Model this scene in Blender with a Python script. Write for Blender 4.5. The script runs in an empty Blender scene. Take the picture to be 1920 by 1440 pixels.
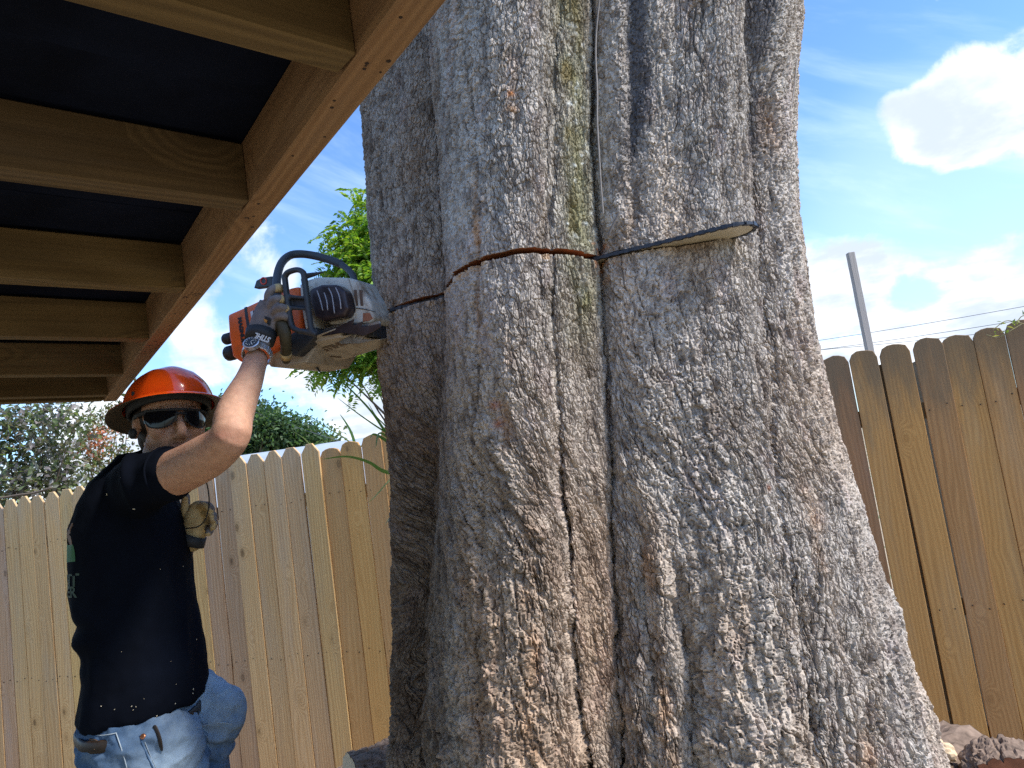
import bpy, bmesh, math, random
import numpy as np
from mathutils import Vector, Matrix
from mathutils.bvhtree import BVHTree

random.seed(7); rng = np.random.default_rng(7)
scene = bpy.context.scene
COL = scene.collection
# ------------------------------------------------------------------ camera
EYE = 1.58; FPX = 1400.0; PITCH = math.radians(6.4); ROLL = math.radians(8.2)
_F = np.array([0, math.cos(PITCH), math.sin(PITCH)])
_R0 = np.array([1.0, 0, 0]); _U0 = np.array([0, -math.sin(PITCH), math.cos(PITCH)])
CU = math.cos(ROLL)*_U0 + math.sin(ROLL)*_R0
CR = math.cos(ROLL)*_R0 - math.sin(ROLL)*_U0
CO = np.array([0, 0, EYE])
camd = bpy.data.cameras.new('camera'); cam = bpy.data.objects.new('camera', camd); COL.objects.link(cam)
camd.sensor_width = 36.0; camd.lens = FPX/1920*36.0; camd.clip_start = 0.02; camd.clip_end = 2000
m = Matrix(((CR[0], CU[0], -_F[0], CO[0]), (CR[1], CU[1], -_F[1], CO[1]), (CR[2], CU[2], -_F[2], CO[2]), (0, 0, 0, 1)))
cam.matrix_world = m
scene.camera = cam
scene.view_settings.view_transform = 'Standard'; scene.view_settings.look = 'None'
scene.view_settings.gamma = 1.0; scene.view_settings.use_curve_mapping = False
scene.cycles.use_denoising = False; scene.cycles.caustics_reflective = False; scene.cycles.caustics_refractive = False
scene.cycles.sample_clamp_indirect = 3.0; scene.cycles.max_bounces = 8; scene.cycles.diffuse_bounces = 4; scene.cycles.use_adaptive_sampling = False
scene.view_settings.exposure = 1.42

def ray(x, y): return _F + CR*(x-960)/FPX + CU*(720-y)/FPX
def at(x, y, Y):
    d = ray(x, y); return CO + d*(Y/d[1])
def at_z(x, y, z):
    d = ray(x, y); return CO + d*((z-EYE)/d[2])
def at_plane(x, y, p, n):
    d = ray(x, y); return CO + d*(np.dot(np.asarray(p)-CO, n)/np.dot(d, n))
def V(*a): return np.array(a, float)
def nrm(v): v = np.asarray(v, float); return v/np.linalg.norm(v)

# ------------------------------------------------------------------ node helper
def N(t, typ, ins=None, **props):
    n = t.nodes.new(typ)
    for k, v in props.items(): setattr(n, k, v)
    for k, v in (ins or {}).items():
        s = n.inputs[k]
        if isinstance(v, bpy.types.NodeSocket): t.links.new(v, s)
        elif isinstance(v, (int, float)) or hasattr(s.default_value, '__len__') is False: s.default_value = v
        else:
            v = tuple(v)
            if len(v) == 3 and len(s.default_value) == 4: v = v+(1,)
            s.default_value = v
    return n
def M_(t, op, a, b=None, clamp=False):
    ins = {0: a}
    if b is not None: ins[1] = b
    return N(t, 'ShaderNodeMath', ins, operation=op, use_clamp=clamp).outputs[0]
def mix(t, f, a, b, mode='MIX'):
    n = N(t, 'ShaderNodeMix', None, data_type='RGBA', blend_type=mode)
    for s, v in ((n.inputs[0], f), (n.inputs[6], a), (n.inputs[7], b)):
        if isinstance(v, bpy.types.NodeSocket): t.links.new(v, s)
        elif isinstance(v, (int, float)): s.default_value = v
        else: s.default_value = tuple(v)+((1,) if len(v) == 3 else ())
    return n.outputs[2]
def mr(t, v, a, b, c=0.0, d=1.0, smooth=True):
    return N(t, 'ShaderNodeMapRange', {'Value': v, 'From Min': a, 'From Max': b, 'To Min': c, 'To Max': d},
             interpolation_type='SMOOTHSTEP' if smooth else 'LINEAR').outputs[0]
def noise(t, vec, scale, detail=4, rough=0.55, dist=0.0):
    return N(t, 'ShaderNodeTexNoise', {'Vector': vec, 'Scale': scale, 'Detail': detail, 'Roughness': rough, 'Distortion': dist})
def mapping(t, vec, scale=(1, 1, 1), loc=(0, 0, 0)):
    return N(t, 'ShaderNodeMapping', {'Vector': vec, 'Scale': scale, 'Location': loc}).outputs[0]

# ------------------------------------------------------------------ world: sky with clouds, sun
SUN = nrm(V(0.80, -0.25, 0.86))
world = bpy.data.worlds.new('World'); scene.world = world; world.use_nodes = True
wt = world.node_tree; wt.nodes.clear()
sky = N(wt, 'ShaderNodeTexSky', None, sky_type='NISHITA', sun_disc=False)
sky.sun_elevation = math.asin(SUN[2]); sky.sun_rotation = math.atan2(SUN[0], SUN[1])
sky.air_density = 1.0; sky.dust_density = 0.4; sky.ozone_density = 2.0
tc = N(wt, 'ShaderNodeTexCoord')
D = tc.outputs['Generated']
sep = N(wt, 'ShaderNodeSeparateXYZ', {0: D})
zz = M_(wt, 'ADD', M_(wt, 'MAXIMUM', sep.outputs[2], 0.0), 0.16)
pv = N(wt, 'ShaderNodeCombineXYZ', {0: M_(wt, 'DIVIDE', sep.outputs[0], zz), 1: M_(wt, 'DIVIDE', sep.outputs[1], zz), 2: 0.0}).outputs[0]
n1 = noise(wt, mapping(wt, pv, (1, 1, 1), (3.1, 1.7, 0)), 1.0, 10, 0.58, 0.1).outputs[0]
n2 = noise(wt, D, 7.0, 10, 0.62, 0.25).outputs[0]
# cumulus banks at the places where the photograph has them: (px, py, angular radius deg, weight)
CL = [(1875, 190, 6.0, .18), (1760, 220, 5.2, .18), (1680, 242, 3.4, .15), (1560, 525, 4.5, .13), (1760, 530, 6.0, .09), (1900, 530, 5, .11), (1600, 650, 4.5, .12),
      (1730, 650, 6, .08), (480, 470, 5.5, .16), (400, 620, 5.5, .14), (440, 545, 2.5, -.07), (560, 660, 5.5, .08), (690, 780, 3.8, .17), (590, 385, 4.0, .05),
      (660, 240, 4.5, .05), (1560, 20, 3.5, .04), (560, 600, 5, .06), (60, 850, 7, .10), (230, 830, 6, .09), (1780, 370, 5, -.10), (1880, 420, 5, -.06), (1700, 590, 3, -.07),
      (1590, 320, 5.0, -.12), (1580, 180, 7, -.16), (690, 330, 4.0, -.07), (560, 400, 3.5, -.05), (650, 730, 2.5, -.08), (470, 560, 2.6, -.05), (1800, 80, 5, -.08)]
acc = M_(wt, 'ADD', M_(wt, 'MULTIPLY', n1, 0.5), M_(wt, 'MULTIPLY', n2, 0.5))
for (px, py, rad, w) in CL:
    d = nrm(ray(px, py))
    dt = N(wt, 'ShaderNodeVectorMath', {0: D, 1: tuple(d)}, operation='DOT_PRODUCT').outputs['Value']
    acc = M_(wt, 'ADD', acc, mr(wt, dt, math.cos(math.radians(rad)), 1.0, 0, w))
mask = mr(wt, acc, 0.54, 0.64)
# thin cirrus streaks
stv = mapping(wt, N(wt, 'ShaderNodeVectorRotate', {'Vector': D, 'Angle': math.radians(-28)}, rotation_type='Y_AXIS').outputs[0], (1.6, 1.6, 9.0))
cir = noise(wt, stv, 2.2, 7, 0.6, 0.3).outputs[0]
dc = N(wt, 'ShaderNodeVectorMath', {0: D, 1: tuple(nrm(ray(1760, 400)))}, operation='DOT_PRODUCT').outputs['Value']
cirm = M_(wt, 'MULTIPLY', M_(wt, 'ADD', mr(wt, cir, 0.42, 0.75, 0, .55), mr(wt, dc, math.cos(math.radians(11)), math.cos(math.radians(3)), 0, .5)), 1.0, True)
n3 = noise(wt, mapping(wt, pv, (1, 1, 1), (3.25, 1.55, 0)), 2.6, 8, 0.58).outputs[0]
shade = mr(wt, M_(wt, 'ADD', M_(wt, 'MULTIPLY', n3, .5), M_(wt, 'MULTIPLY', acc, .5)), 0.475, 0.66, 0.0, 1.0)
cloudc = mix(wt, shade, (10.0, 10.4, 10.9), (5.8, 6.6, 7.8))
skyc = mix(wt, 1.0, sky.outputs[0], (1.15, 1.60, 2.15), 'MULTIPLY')
hz = mr(wt, sep.outputs[2], 0.0, 0.55, 1.0, 0.0)
skyc = mix(wt, M_(wt, 'MULTIPLY', hz, .20), skyc, (7.0, 8.8, 10.2))
s1 = mix(wt, M_(wt, 'MULTIPLY', cirm, .52), skyc, (8.2, 9.9, 10.6))
s2 = mix(wt, mask, s1, cloudc)
bg = N(wt, 'ShaderNodeBackground', {'Color': s2, 'Strength': 0.052})
N(wt, 'ShaderNodeOutputWorld', {'Surface': bg.outputs[0]})
sund = bpy.data.lights.new('sun', 'SUN'); sund.energy = 2.4; sund.angle = math.radians(8.0); sund.color = (1.0, 0.94, 0.85)
suno = bpy.data.objects.new('sun', sund); COL.objects.link(suno); suno.location = (4, -3, 8)
suno.rotation_euler = Vector(-SUN).to_track_quat('-Z', 'Y').to_euler()

# ------------------------------------------------------------------ object helpers
def link(o): COL.objects.link(o); return o
def empty(name, loc, label, cat, group=None):
    o = bpy.data.objects.new(name, None); o.location = tuple(loc); o.empty_display_size = .1; link(o)
    o['label'] = label; o['category'] = cat
    if group: o['group'] = group
    return o
def tag(o, label, cat, group=None):
    o['label'] = label; o['category'] = cat
    if group: o['group'] = group
    return o
def wloc(o):
    v = Vector((0, 0, 0))
    while o: v += o.location; o = o.parent
    return v
def meshob(name, verts, faces, mat, parent=None, smooth=True, kind=None, loc=None):
    """verts in world coordinates; the object's own origin goes to loc (or the parent's place)"""
    verts = np.asarray(verts, float)
    me = bpy.data.meshes.new(name)
    base = np.array(wloc(parent)) if parent else np.zeros(3)
    o0 = np.asarray(loc, float) if loc is not None else base
    me.from_pydata((verts-o0).tolist(), [], [tuple(int(i) for i in f) for f in faces]); me.update()
    if smooth: me.polygons.foreach_set('use_smooth', [True]*len(me.polygons))
    return objm(name, me, mat, parent, o0-base, kind)
def objm(name, me, mat, parent=None, off=(0, 0, 0), kind=None):
    if mat and not me.materials: me.materials.append(mat)
    o = bpy.data.objects.new(name, me); link(o)
    if parent: o.parent = parent
    o.location = tuple(off)
    if kind: o['kind'] = kind
    return o
class MB:
    def __init__(s): s.v = []; s.f = []
    def add(s, v, f):
        k = len(s.v); s.v += [tuple(map(float, p)) for p in v]; s.f += [tuple(i+k for i in q) for q in f]; return s
def frame_of(t, ref=None):
    t = nrm(t); a = V(0, 0, 1) if ref is None else np.asarray(ref, float)
    if abs(np.dot(t, nrm(a))) > .97: a = V(1, 0, 0)
    b = nrm(np.cross(a, t)); c = np.cross(t, b)     # b sideways, c "up"
    return b, c
def catmull(P, n):
    P = np.asarray(P, float); P = np.vstack([2*P[0]-P[1], P, 2*P[-1]-P[-2]]); out = []
    for i in range(1, len(P)-2):
        for k in range(n):
            t = k/n
            out.append(.5*((2*P[i]) + (P[i+1]-P[i-1])*t + (2*P[i-1]-5*P[i]+4*P[i+1]-P[i+2])*t*t + (3*P[i]-P[i-1]-3*P[i+1]+P[i+2])*t**3))
    out.append(P[-2]); return np.array(out)
def tube(P, r, seg=12, sub=4, cap=True, ref=None, flat=1.0):
    """P points, r radii; round caps; flat squeezes the 'c' axis"""
    P = np.asarray(P, float); r = np.broadcast_to(np.asarray(r, float), (len(P),))
    if sub > 1 and len(P) > 2:
        Q = catmull(np.column_stack([P, r]), sub); P, r = Q[:, :3], np.maximum(Q[:, 3], 1e-5)
    T = np.gradient(P, axis=0)
    rings = []
    b, c = frame_of(T[0], ref)
    fr = []
    for i in range(len(P)):
        t = nrm(T[i])
        if ref is not None: b, c = frame_of(t, ref)
        else:
            b = nrm(b-np.dot(b, t)*t); c = np.cross(t, b)
        fr.append((t, b, c))
    def ring(p, rr, b, c): return [p+rr*(math.cos(a)*b+flat*math.sin(a)*c) for a in np.linspace(0, 2*math.pi, seg, endpoint=False)]
    if cap:
        t, b, c = fr[0]
        for q in (.05, .35, .65, .88): rings.append(ring(P[0]-t*r[0]*math.sqrt(1-q*q), r[0]*q, b, c))
    for i in range(len(P)): rings.append(ring(P[i], r[i], fr[i][1], fr[i][2]))
    if cap:
        t, b, c = fr[-1]
        for q in (.88, .65, .35, .05): rings.append(ring(P[-1]+t*r[-1]*math.sqrt(1-q*q), r[-1]*q, b, c))
    v = [p for R in rings for p in R]; f = []
    for i in range(len(rings)-1):
        for k in range(seg):
            f.append((i*seg+k, i*seg+(k+1) % seg, (i+1)*seg+(k+1) % seg, (i+1)*seg+k))
    f.append(tuple(range(seg-1, -1, -1))); L = (len(rings)-1)*seg; f.append(tuple(range(L, L+seg)))
    return v, f
def loft(rings_, cap=True):
    """rings of equal length"""
    seg = len(rings_[0]); v = [p for R in rings_ for p in R]; f = []
    for i in range(len(rings_)-1):
        for k in range(seg): f.append((i*seg+k, i*seg+(k+1) % seg, (i+1)*seg+(k+1) % seg, (i+1)*seg+k))
    if cap: f.append(tuple(range(seg-1, -1, -1))); L = (len(rings_)-1)*seg; f.append(tuple(range(L, L+seg)))
    return v, f
def ellip(c, a, b, d, nu=16, nv=12):
    """ellipsoid with axis vectors a, b, d"""
    c, a, b, d = map(np.asarray, (c, a, b, d)); R = []
    for i in range(1, nv):
        ph = math.pi*i/nv
        R.append([c + math.sin(ph)*(math.cos(t)*a+math.sin(t)*b) + math.cos(ph)*d for t in np.linspace(0, 2*math.pi, nu, endpoint=False)])
    return loft(R)
def box(c, ex, ey, ez):
    """box from centre and three half-axis vectors"""
    c, ex, ey, ez = map(lambda q: np.asarray(q, float), (c, ex, ey, ez))
    v = [c+sx*ex+sy*ey+sz*ez for sz in (-1, 1) for sy in (-1, 1) for sx in (-1, 1)]
    return v, [(0, 2, 3, 1), (4, 5, 7, 6), (0, 1, 5, 4), (2, 6, 7, 3), (0, 4, 6, 2), (1, 3, 7, 5)]
def clean(verts, faces, bev=0.0, segs=2, name='part'):
    """bmesh: fix normals, bevel sharp edges; returns a mesh"""
    bm = bmesh.new()
    vs = [bm.verts.new(tuple(p)) for p in verts]
    for f in faces:
        try: bm.faces.new([vs[i] for i in f])
        except ValueError: pass
    bmesh.ops.recalc_face_normals(bm, faces=bm.faces)
    if bev > 0:
        es = [e for e in bm.edges if len(e.link_faces) == 2 and e.calc_face_angle(0) > .5]
        bmesh.ops.bevel(bm, geom=es, offset=bev, segments=segs, profile=.6, affect='EDGES', clamp_overlap=True)
    me = bpy.data.meshes.new(name); bm.to_mesh(me); bm.free(); return me
def solid(name, verts, faces, mat, parent=None, bev=0.0, segs=2, loc=None, smooth=False):
    verts = np.asarray(verts, float)
    base = np.array(wloc(parent)) if parent else np.zeros(3)
    o0 = np.asarray(loc, float) if loc is not None else base
    me = clean(verts-o0, faces, bev, segs, name)
    if smooth: me.polygons.foreach_set('use_smooth', [True]*len(me.polygons))
    return objm(name, me, mat, parent, o0-base)
def prism(pts, ext):
    n = len(pts); pts = [np.asarray(p, float) for p in pts]
    v = pts + [p+np.asarray(ext) for p in pts]
    f = [tuple(range(n)), tuple(range(2*n-1, n-1, -1))] + [(i, (i+1) % n, n+(i+1) % n, n+i) for i in range(n)]
    return v, f
def remesh(verts, faces, voxel, smooth=4, name='body', fac=.5):
    me = clean(verts, faces, 0, name='tmp')
    o = bpy.data.objects.new('tmp', me); link(o)
    md = o.modifiers.new('r', 'REMESH'); md.mode = 'VOXEL'; md.voxel_size = voxel
    if smooth: s = o.modifiers.new('s', 'SMOOTH'); s.iterations = smooth; s.factor = fac
    dg = bpy.context.evaluated_depsgraph_get(); dg.update()
    out = bpy.data.meshes.new_from_object(o.evaluated_get(dg)); out.name = name
    bpy.data.objects.remove(o); bpy.data.meshes.remove(me)
    out.polygons.foreach_set('use_smooth', [True]*len(out.polygons)); return out
def co_of(me):
    a = np.empty(len(me.vertices)*3, np.float32); me.vertices.foreach_get('co', a); return a.reshape(-1, 3)
def no_of(me):
    a = np.empty(len(me.vertices)*3, np.float32); me.vertices.foreach_get('normal', a); return a.reshape(-1, 3)
def set_co(me, c): me.vertices.foreach_set('co', np.asarray(c, np.float32).ravel()); me.update()
def set_col(me, name, rgb):
    at_ = me.color_attributes.new(name, 'FLOAT_COLOR', 'POINT')
    a = np.ones((len(me.vertices), 4), np.float32); a[:, :3] = rgb; at_.data.foreach_set('color', a.ravel())
def text2d(s, size=1.0, bold=0.0):
    cu = bpy.data.curves.new('t', 'FONT'); cu.body = s; cu.size = size; cu.align_x = 'CENTER'; cu.align_y = 'CENTER'
    cu.fill_mode = 'BOTH'; cu.offset = bold; cu.resolution_u = 3
    o = bpy.data.objects.new('t', cu); link(o); dg = bpy.context.evaluated_depsgraph_get(); dg.update()
    me = bpy.data.meshes.new_from_object(o.evaluated_get(dg))
    v = co_of(me)[:, :2].copy(); f = [tuple(p.vertices) for p in me.polygons]
    bpy.data.objects.remove(o); bpy.data.curves.remove(cu); bpy.data.meshes.remove(me); return v, f
def lettering(name, s, size, org, ex, ey, mat, parent, bold=0.0, proud=.0008):
    v, f = text2d(s, size, bold); ex = nrm(ex); ey = np.asarray(ey, float); ey = nrm(ey-np.dot(ey, ex)*ex); n = np.cross(ex, ey)
    P = [np.asarray(org)+ex*a+ey*b+n*proud for a, b in v]
    return meshob(name, P, f, mat, parent, smooth=False)

# ------------------------------------------------------------------ vectorised noise
def _h(ix, iy, iz, s):
    with np.errstate(over='ignore'):
        h = (ix.astype(np.int32).view(np.uint32)*np.uint32(374761393) + iy.astype(np.int32).view(np.uint32)*np.uint32(668265263)
             + iz.astype(np.int32).view(np.uint32)*np.uint32(2147483647) + np.uint32(s*1274126177 % 4294967296))
        h = (h ^ (h >> np.uint32(13)))*np.uint32(1274126177); h = (h ^ (h >> np.uint32(16)))*np.uint32(2246822519)
        h = h ^ (h >> np.uint32(15))
    return h.astype(np.float32)/np.float32(4294967296.0)
def vnoise(x, y, z, s=0):
    x0, y0, z0 = np.floor(x), np.floor(y), np.floor(z); fx, fy, fz = x-x0, y-y0, z-z0
    fx, fy, fz = [f*f*f*(f*(f*6-15)+10) for f in (fx, fy, fz)]
    o = 0
    for dx in (0, 1):
        for dy in (0, 1):
            for dz in (0, 1):
                w = (fx if dx else 1-fx)*(fy if dy else 1-fy)*(fz if dz else 1-fz); o = o+w*_h(x0+dx, y0+dy, z0+dz, s)
    return o*2-1
def fbm(x, y, z, o=4, s=0, g=.5):
    a, t, n = 1.0, 0, 0
    for i in range(o): t = t+a*vnoise(x*2**i, y*2**i, z*2**i, s+i); n += a; a *= g
    return t/n
def worley2(x, y, s=0):
    x0, y0 = np.floor(x), np.floor(y); f1 = np.full(x.shape, 9., np.float32); f2 = f1.copy(); cid = np.zeros(x.shape, np.float32); zo = np.zeros_like(x0); tl = cid.copy()
    for dx in (-1, 0, 1):
        for dy in (-1, 0, 1):
            cx, cy = x0+dx, y0+dy
            ox, oy = cx+_h(cx, cy, zo, s)-x, cy+_h(cx, cy, zo, s+1)-y
            d = np.hypot(ox, oy); c = _h(cx, cy, zo, s+2); a = c*40
            nw = d < f1; f2 = np.where(nw, f1, np.minimum(f2, d)); cid = np.where(nw, c, cid); f1 = np.where(nw, d, f1); tl = np.where(nw, ox*np.cos(a)+oy*np.sin(a), tl)
    return f1, f2, cid, tl
def sstep(x, a, b): t = np.clip((x-a)/(b-a), 0, 1); return t*t*(3-2*t)

# ------------------------------------------------------------------ materials
def newmat(name):
    mt = bpy.data.materials.new(name); mt.use_nodes = True; t = mt.node_tree; t.nodes.clear()
    b = N(t, 'ShaderNodeBsdfPrincipled'); N(t, 'ShaderNodeOutputMaterial', {'Surface': b.outputs[0]}); return mt, t, b
def sets(t, b, **k):
    nm = {'col': 'Base Color', 'rough': 'Roughness', 'metal': 'Metallic', 'normal': 'Normal', 'spec': 'Specular IOR Level', 'sss': 'Subsurface Weight', 'coat': 'Coat Weight'}
    for a, v in k.items():
        s = b.inputs[nm[a]]
        if isinstance(v, bpy.types.NodeSocket): t.links.new(v, s)
        elif isinstance(v, (int, float)): s.default_value = v
        else: s.default_value = tuple(v)+(1,)
def bump(t, h, strength=.3, dist=.002): return N(t, 'ShaderNodeBump', {'Height': h, 'Strength': strength, 'Distance': dist}).outputs[0]
def plain(name, col, rough=.5, metal=0.0, var=.15, vs=25.0, bumpk=0.0, spec=.5, dirt=None, dirtk=.4, bs=400):
    mt, t, b = newmat(name); c = N(t, 'ShaderNodeTexCoord').outputs['Object']
    n = noise(t, c, vs, 5, .6).outputs[0]
    k = mr(t, n, .3, .7, 1-var, 1+var, False)
    cc = mix(t, 1.0, col, N(t, 'ShaderNodeCombineColor', {0: k, 1: k, 2: k}).outputs[0], 'MULTIPLY')
    if dirt is not None:
        d = mr(t, noise(t, c, vs*.6, 7, .68, .4).outputs[0], .48, .66, 0, dirtk)
        cc = mix(t, d, cc, dirt)
    sets(t, b, col=cc, rough=mr(t, n, .3, .7, max(rough-.08, 0), min(rough+.1, 1), False), metal=metal, spec=spec)
    if bumpk: sets(t, b, normal=bump(t, noise(t, c, bs, 4, .6).outputs[0], bumpk, .001))
    return mt
def wood(name, c1, c2, axis=2, top=None, topz=None, grey=.25, knots=True, rough=.75, bk=.35, perobj=True, gs=1.0, rand_val=.16):
    """plank wood: grain along one axis of the object, knots, weathering; another piece for every object"""
    mt, t, b = newmat(name)
    c = N(t, 'ShaderNodeTexCoord').outputs['Object']
    if axis == 0: c = N(t, 'ShaderNodeVectorRotate', {'Vector': c, 'Angle': math.pi/2}, rotation_type='Y_AXIS').outputs[0]
    if axis == 1: c = N(t, 'ShaderNodeVectorRotate', {'Vector': c, 'Angle': math.pi/2}, rotation_type='X_AXIS').outputs[0]
    rnd = N(t, 'ShaderNodeObjectInfo').outputs['Random']
    off = N(t, 'ShaderNodeCombineXYZ', {0: M_(t, 'MULTIPLY', rnd, 37.3), 1: M_(t, 'MULTIPLY', rnd, 91.7), 2: M_(t, 'MULTIPLY', rnd, 53.1)}).outputs[0]
    p = N(t, 'ShaderNodeVectorMath', {0: c, 1: off}, operation='ADD').outputs[0]
    # knots: sparse cells stretched along the board
    kv = mapping(t, p, (8.0, 8.0, 4.6))
    vo = N(t, 'ShaderNodeTexVoronoi', {'Vector': kv, 'Scale': 1.0, 'Randomness': 1.0})
    kd = vo.outputs['Distance']
    kr = N(t, 'ShaderNodeSeparateColor', {0: vo.outputs['Color']}).outputs[0]
    kon = mr(t, kr, .66, .72)
    pull = M_(t, 'MULTIPLY', mr(t, kd, 0.0, .55, 1.0, 0.0), kon)
    warp = noise(t, mapping(t, p, (5, 5, .8)), 1.0, 3, .5).outputs[0]
    ringv = N(t, 'ShaderNodeVectorMath', {0: mapping(t, p, (14*gs, 14*gs, .55)), 1: N(t, 'ShaderNodeCombineXYZ', {0: M_(t, 'ADD', M_(t, 'MULTIPLY', pull, 1.6), M_(t, 'MULTIPLY', warp, 2.2)), 1: M_(t, 'MULTIPLY', warp, 1.5), 2: 0.0}).outputs[0]}, operation='ADD').outputs[0]
    wv = N(t, 'ShaderNodeTexWave', {'Vector': ringv, 'Scale': 1.0, 'Distortion': 3.0, 'Detail': 3.0, 'Detail Scale': 1.2}, wave_type='BANDS', bands_direction='X').outputs['Fac']
    fib = noise(t, mapping(t, p, (130, 130, 2.2)), 1.0, 5, .6).outputs[0]
    blot = noise(t, mapping(t, p, (9, 9, 1.1)), 1.0, 5, .6).outputs[0]
    g = M_(t, 'ADD', M_(t, 'ADD', M_(t, 'MULTIPLY', wv, .20), M_(t, 'MULTIPLY', fib, .45)), M_(t, 'MULTIPLY', noise(t, mapping(t, ringv, (.55, .55, .35)), 1.0, 5, .6).outputs[0], .35))
    col = mix(t, mr(t, g, .2, .85), c1, c2)
    col = mix(t, mr(t, blot, .45, .75, 0, grey), col, (.33, .31, .29))
    if knots:
        kn = M_(t, 'MULTIPLY', mr(t, kd, .07, .125, 1.0, 0.0), kon); halo = M_(t, 'MULTIPLY', mr(t, kd, .08, .32, .4, 0.0), kon)
        col = mix(t, halo, col, tuple(x*.72 for x in c1)); col = mix(t, M_(t, 'MULTIPLY', kn, .75), col, tuple(x*.34 for x in c1))
        crk = M_(t, 'MULTIPLY', mr(t, M_(t, 'ABSOLUTE', M_(t, 'SUBTRACT', kd, .125)), 0.0, .025, 1.0, 0.0), kon)
        col = mix(t, M_(t, 'MULTIPLY', crk, mr(t, blot, .45, .6, 0, .7)), col, tuple(x*.2 for x in c1))
    k = mr(t, rnd, 0, 1, 1-rand_val, 1+rand_val, False)
    col = mix(t, 1.0, col, N(t, 'ShaderNodeCombineColor', {0: k, 1: k, 2: mr(t, M_(t, 'FRACT', M_(t, 'MULTIPLY', rnd, 7.31)), 0, 1, 1-rand_val*.7, 1+rand_val*.25, False)}).outputs[0], 'MULTIPLY')
    if top is not None:
        z = N(t, 'ShaderNodeSeparateXYZ', {0: c}).outputs[2]
        w = M_(t, 'ADD', z, M_(t, 'MULTIPLY', M_(t, 'SUBTRACT', noise(t, mapping(t, p, (16, 16, 3)), 1.0, 5, .65).outputs[0], .5), 1.0))
        col = mix(t, mr(t, w, topz[0], topz[1], 0, topz[2]), col, top)
    sets(t, b, col=col, rough=rough, spec=.25, normal=bump(t, M_(t, 'ADD', M_(t, 'MULTIPLY', g, .6), M_(t, 'MULTIPLY', fib, .6)), bk, .0025))
    return mt

# ================================================================== GROUND
def gz(x, y):
    s = np.clip((np.asarray(y, float)+.3*np.asarray(x, float)-2.3)/1.8, 0, 1); return -.34*s*s*(3-2*s)
mt, t, b = newmat('ground_soil'); c = N(t, 'ShaderNodeTexCoord').outputs['Object']
na = noise(t, c, 1.3, 6, .6).outputs[0]; nb = noise(t, c, 38, 5, .65).outputs[0]
col = mix(t, mr(t, nb, .35, .65), (.30, .22, .13), (.52, .41, .27)); col = mix(t, mr(t, na, .5, .62), col, (.14, .16, .06))
sets(t, b, col=col, rough=.95, normal=bump(t, nb, .8, .02)); GROUND = mt
nx = np.concatenate([np.linspace(-120, -7, 24), np.linspace(-6.6, 6.6, 60), np.linspace(7, 120, 24)]); ny = np.concatenate([np.linspace(-60, -4, 14), np.linspace(-3.6, 8, 60), np.linspace(8.5, 260, 36)])
X, Y = np.meshgrid(nx, ny); Z = gz(X, Y) + .03*fbm(X*1.2, Y*1.2, X*0, 3, 5)
gv = np.column_stack([X.ravel(), Y.ravel(), Z.ravel()]); w_ = len(nx)
gf = [(j*w_+i, j*w_+i+1, (j+1)*w_+i+1, (j+1)*w_+i) for j in range(len(ny)-1) for i in range(w_-1)]
meshob('ground', gv, gf, GROUND, kind='structure')

# ================================================================== FENCES
M_TAN = wood('weathered_pine', (.42, .240, .108), (.67, .445, .240), grey=.26, top=(.42, .36, .27), topz=(1.85, 2.4, .5), rand_val=.19)
M_YEL = wood('yellow_pine', (.49, .255, .085), (.66, .39, .155), grey=.10, top=(.30, .20, .10), topz=(1.95, 2.35, .55), rand_val=.10)
M_BRN = wood('brown_pine', (.36, .178, .072), (.55, .300, .130), grey=.22, top=(.17, .13, .085), topz=(1.62, 2.25, .8), rand_val=.22)
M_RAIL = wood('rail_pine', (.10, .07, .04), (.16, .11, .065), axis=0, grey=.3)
M_NAIL = plain('nail_steel', (.05, .035, .03), .6, .5)
FD = nrm(V(.954, -.299, 0)); FN = V(-.299, -.954, 0); F0 = V(0, 4.53, 0)
def fence_pt(s, n=0.0, z=0.0): return F0 + FD*s + FN*n + V(0, 0, z)
def plank_mesh(w, L, style, seed):
    r = random.Random(seed); h = w/2; j = lambda k: r.uniform(-k, k)
    if style == 'dog':
        cx, cy = w*.31+j(.006), w*.40+j(.010)
        out = [(-h, 0), (h, 0), (h, L-cy), (h-cx, L), (-h+cx, L+j(.004)), (-h, L-cy+j(.006))]
    else:
        cx, cy = w*.30, w*.24
        out = [(-h, 0), (h, 0), (h, L-cy-.012), (h-cx*.35, L-cy*.35), (h-cx, L-.003+j(.003)), (0, L+j(.004)), (-h+cx, L-.002+j(.003)), (-h+cx*.4, L-cy*.4), (-h, L-cy-.010+j(.01))]
    th = .016; i = .0022
    def sc(p, k): return (p[0]*(1-2*k/w), p[1] if p[1] < .01 else p[1]-k)
    rings = [[(x, th, y) for x, y in out], [(x, i, y) for x, y in out], [(sc(p, i)[0], 0.0, sc(p, i)[1]) for p in out]]
    v, f = loft(rings)
    # long checks split the long sides a little: subdivide by a bow along the height
    return clean(v, f, 0, name='plank')
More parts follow.
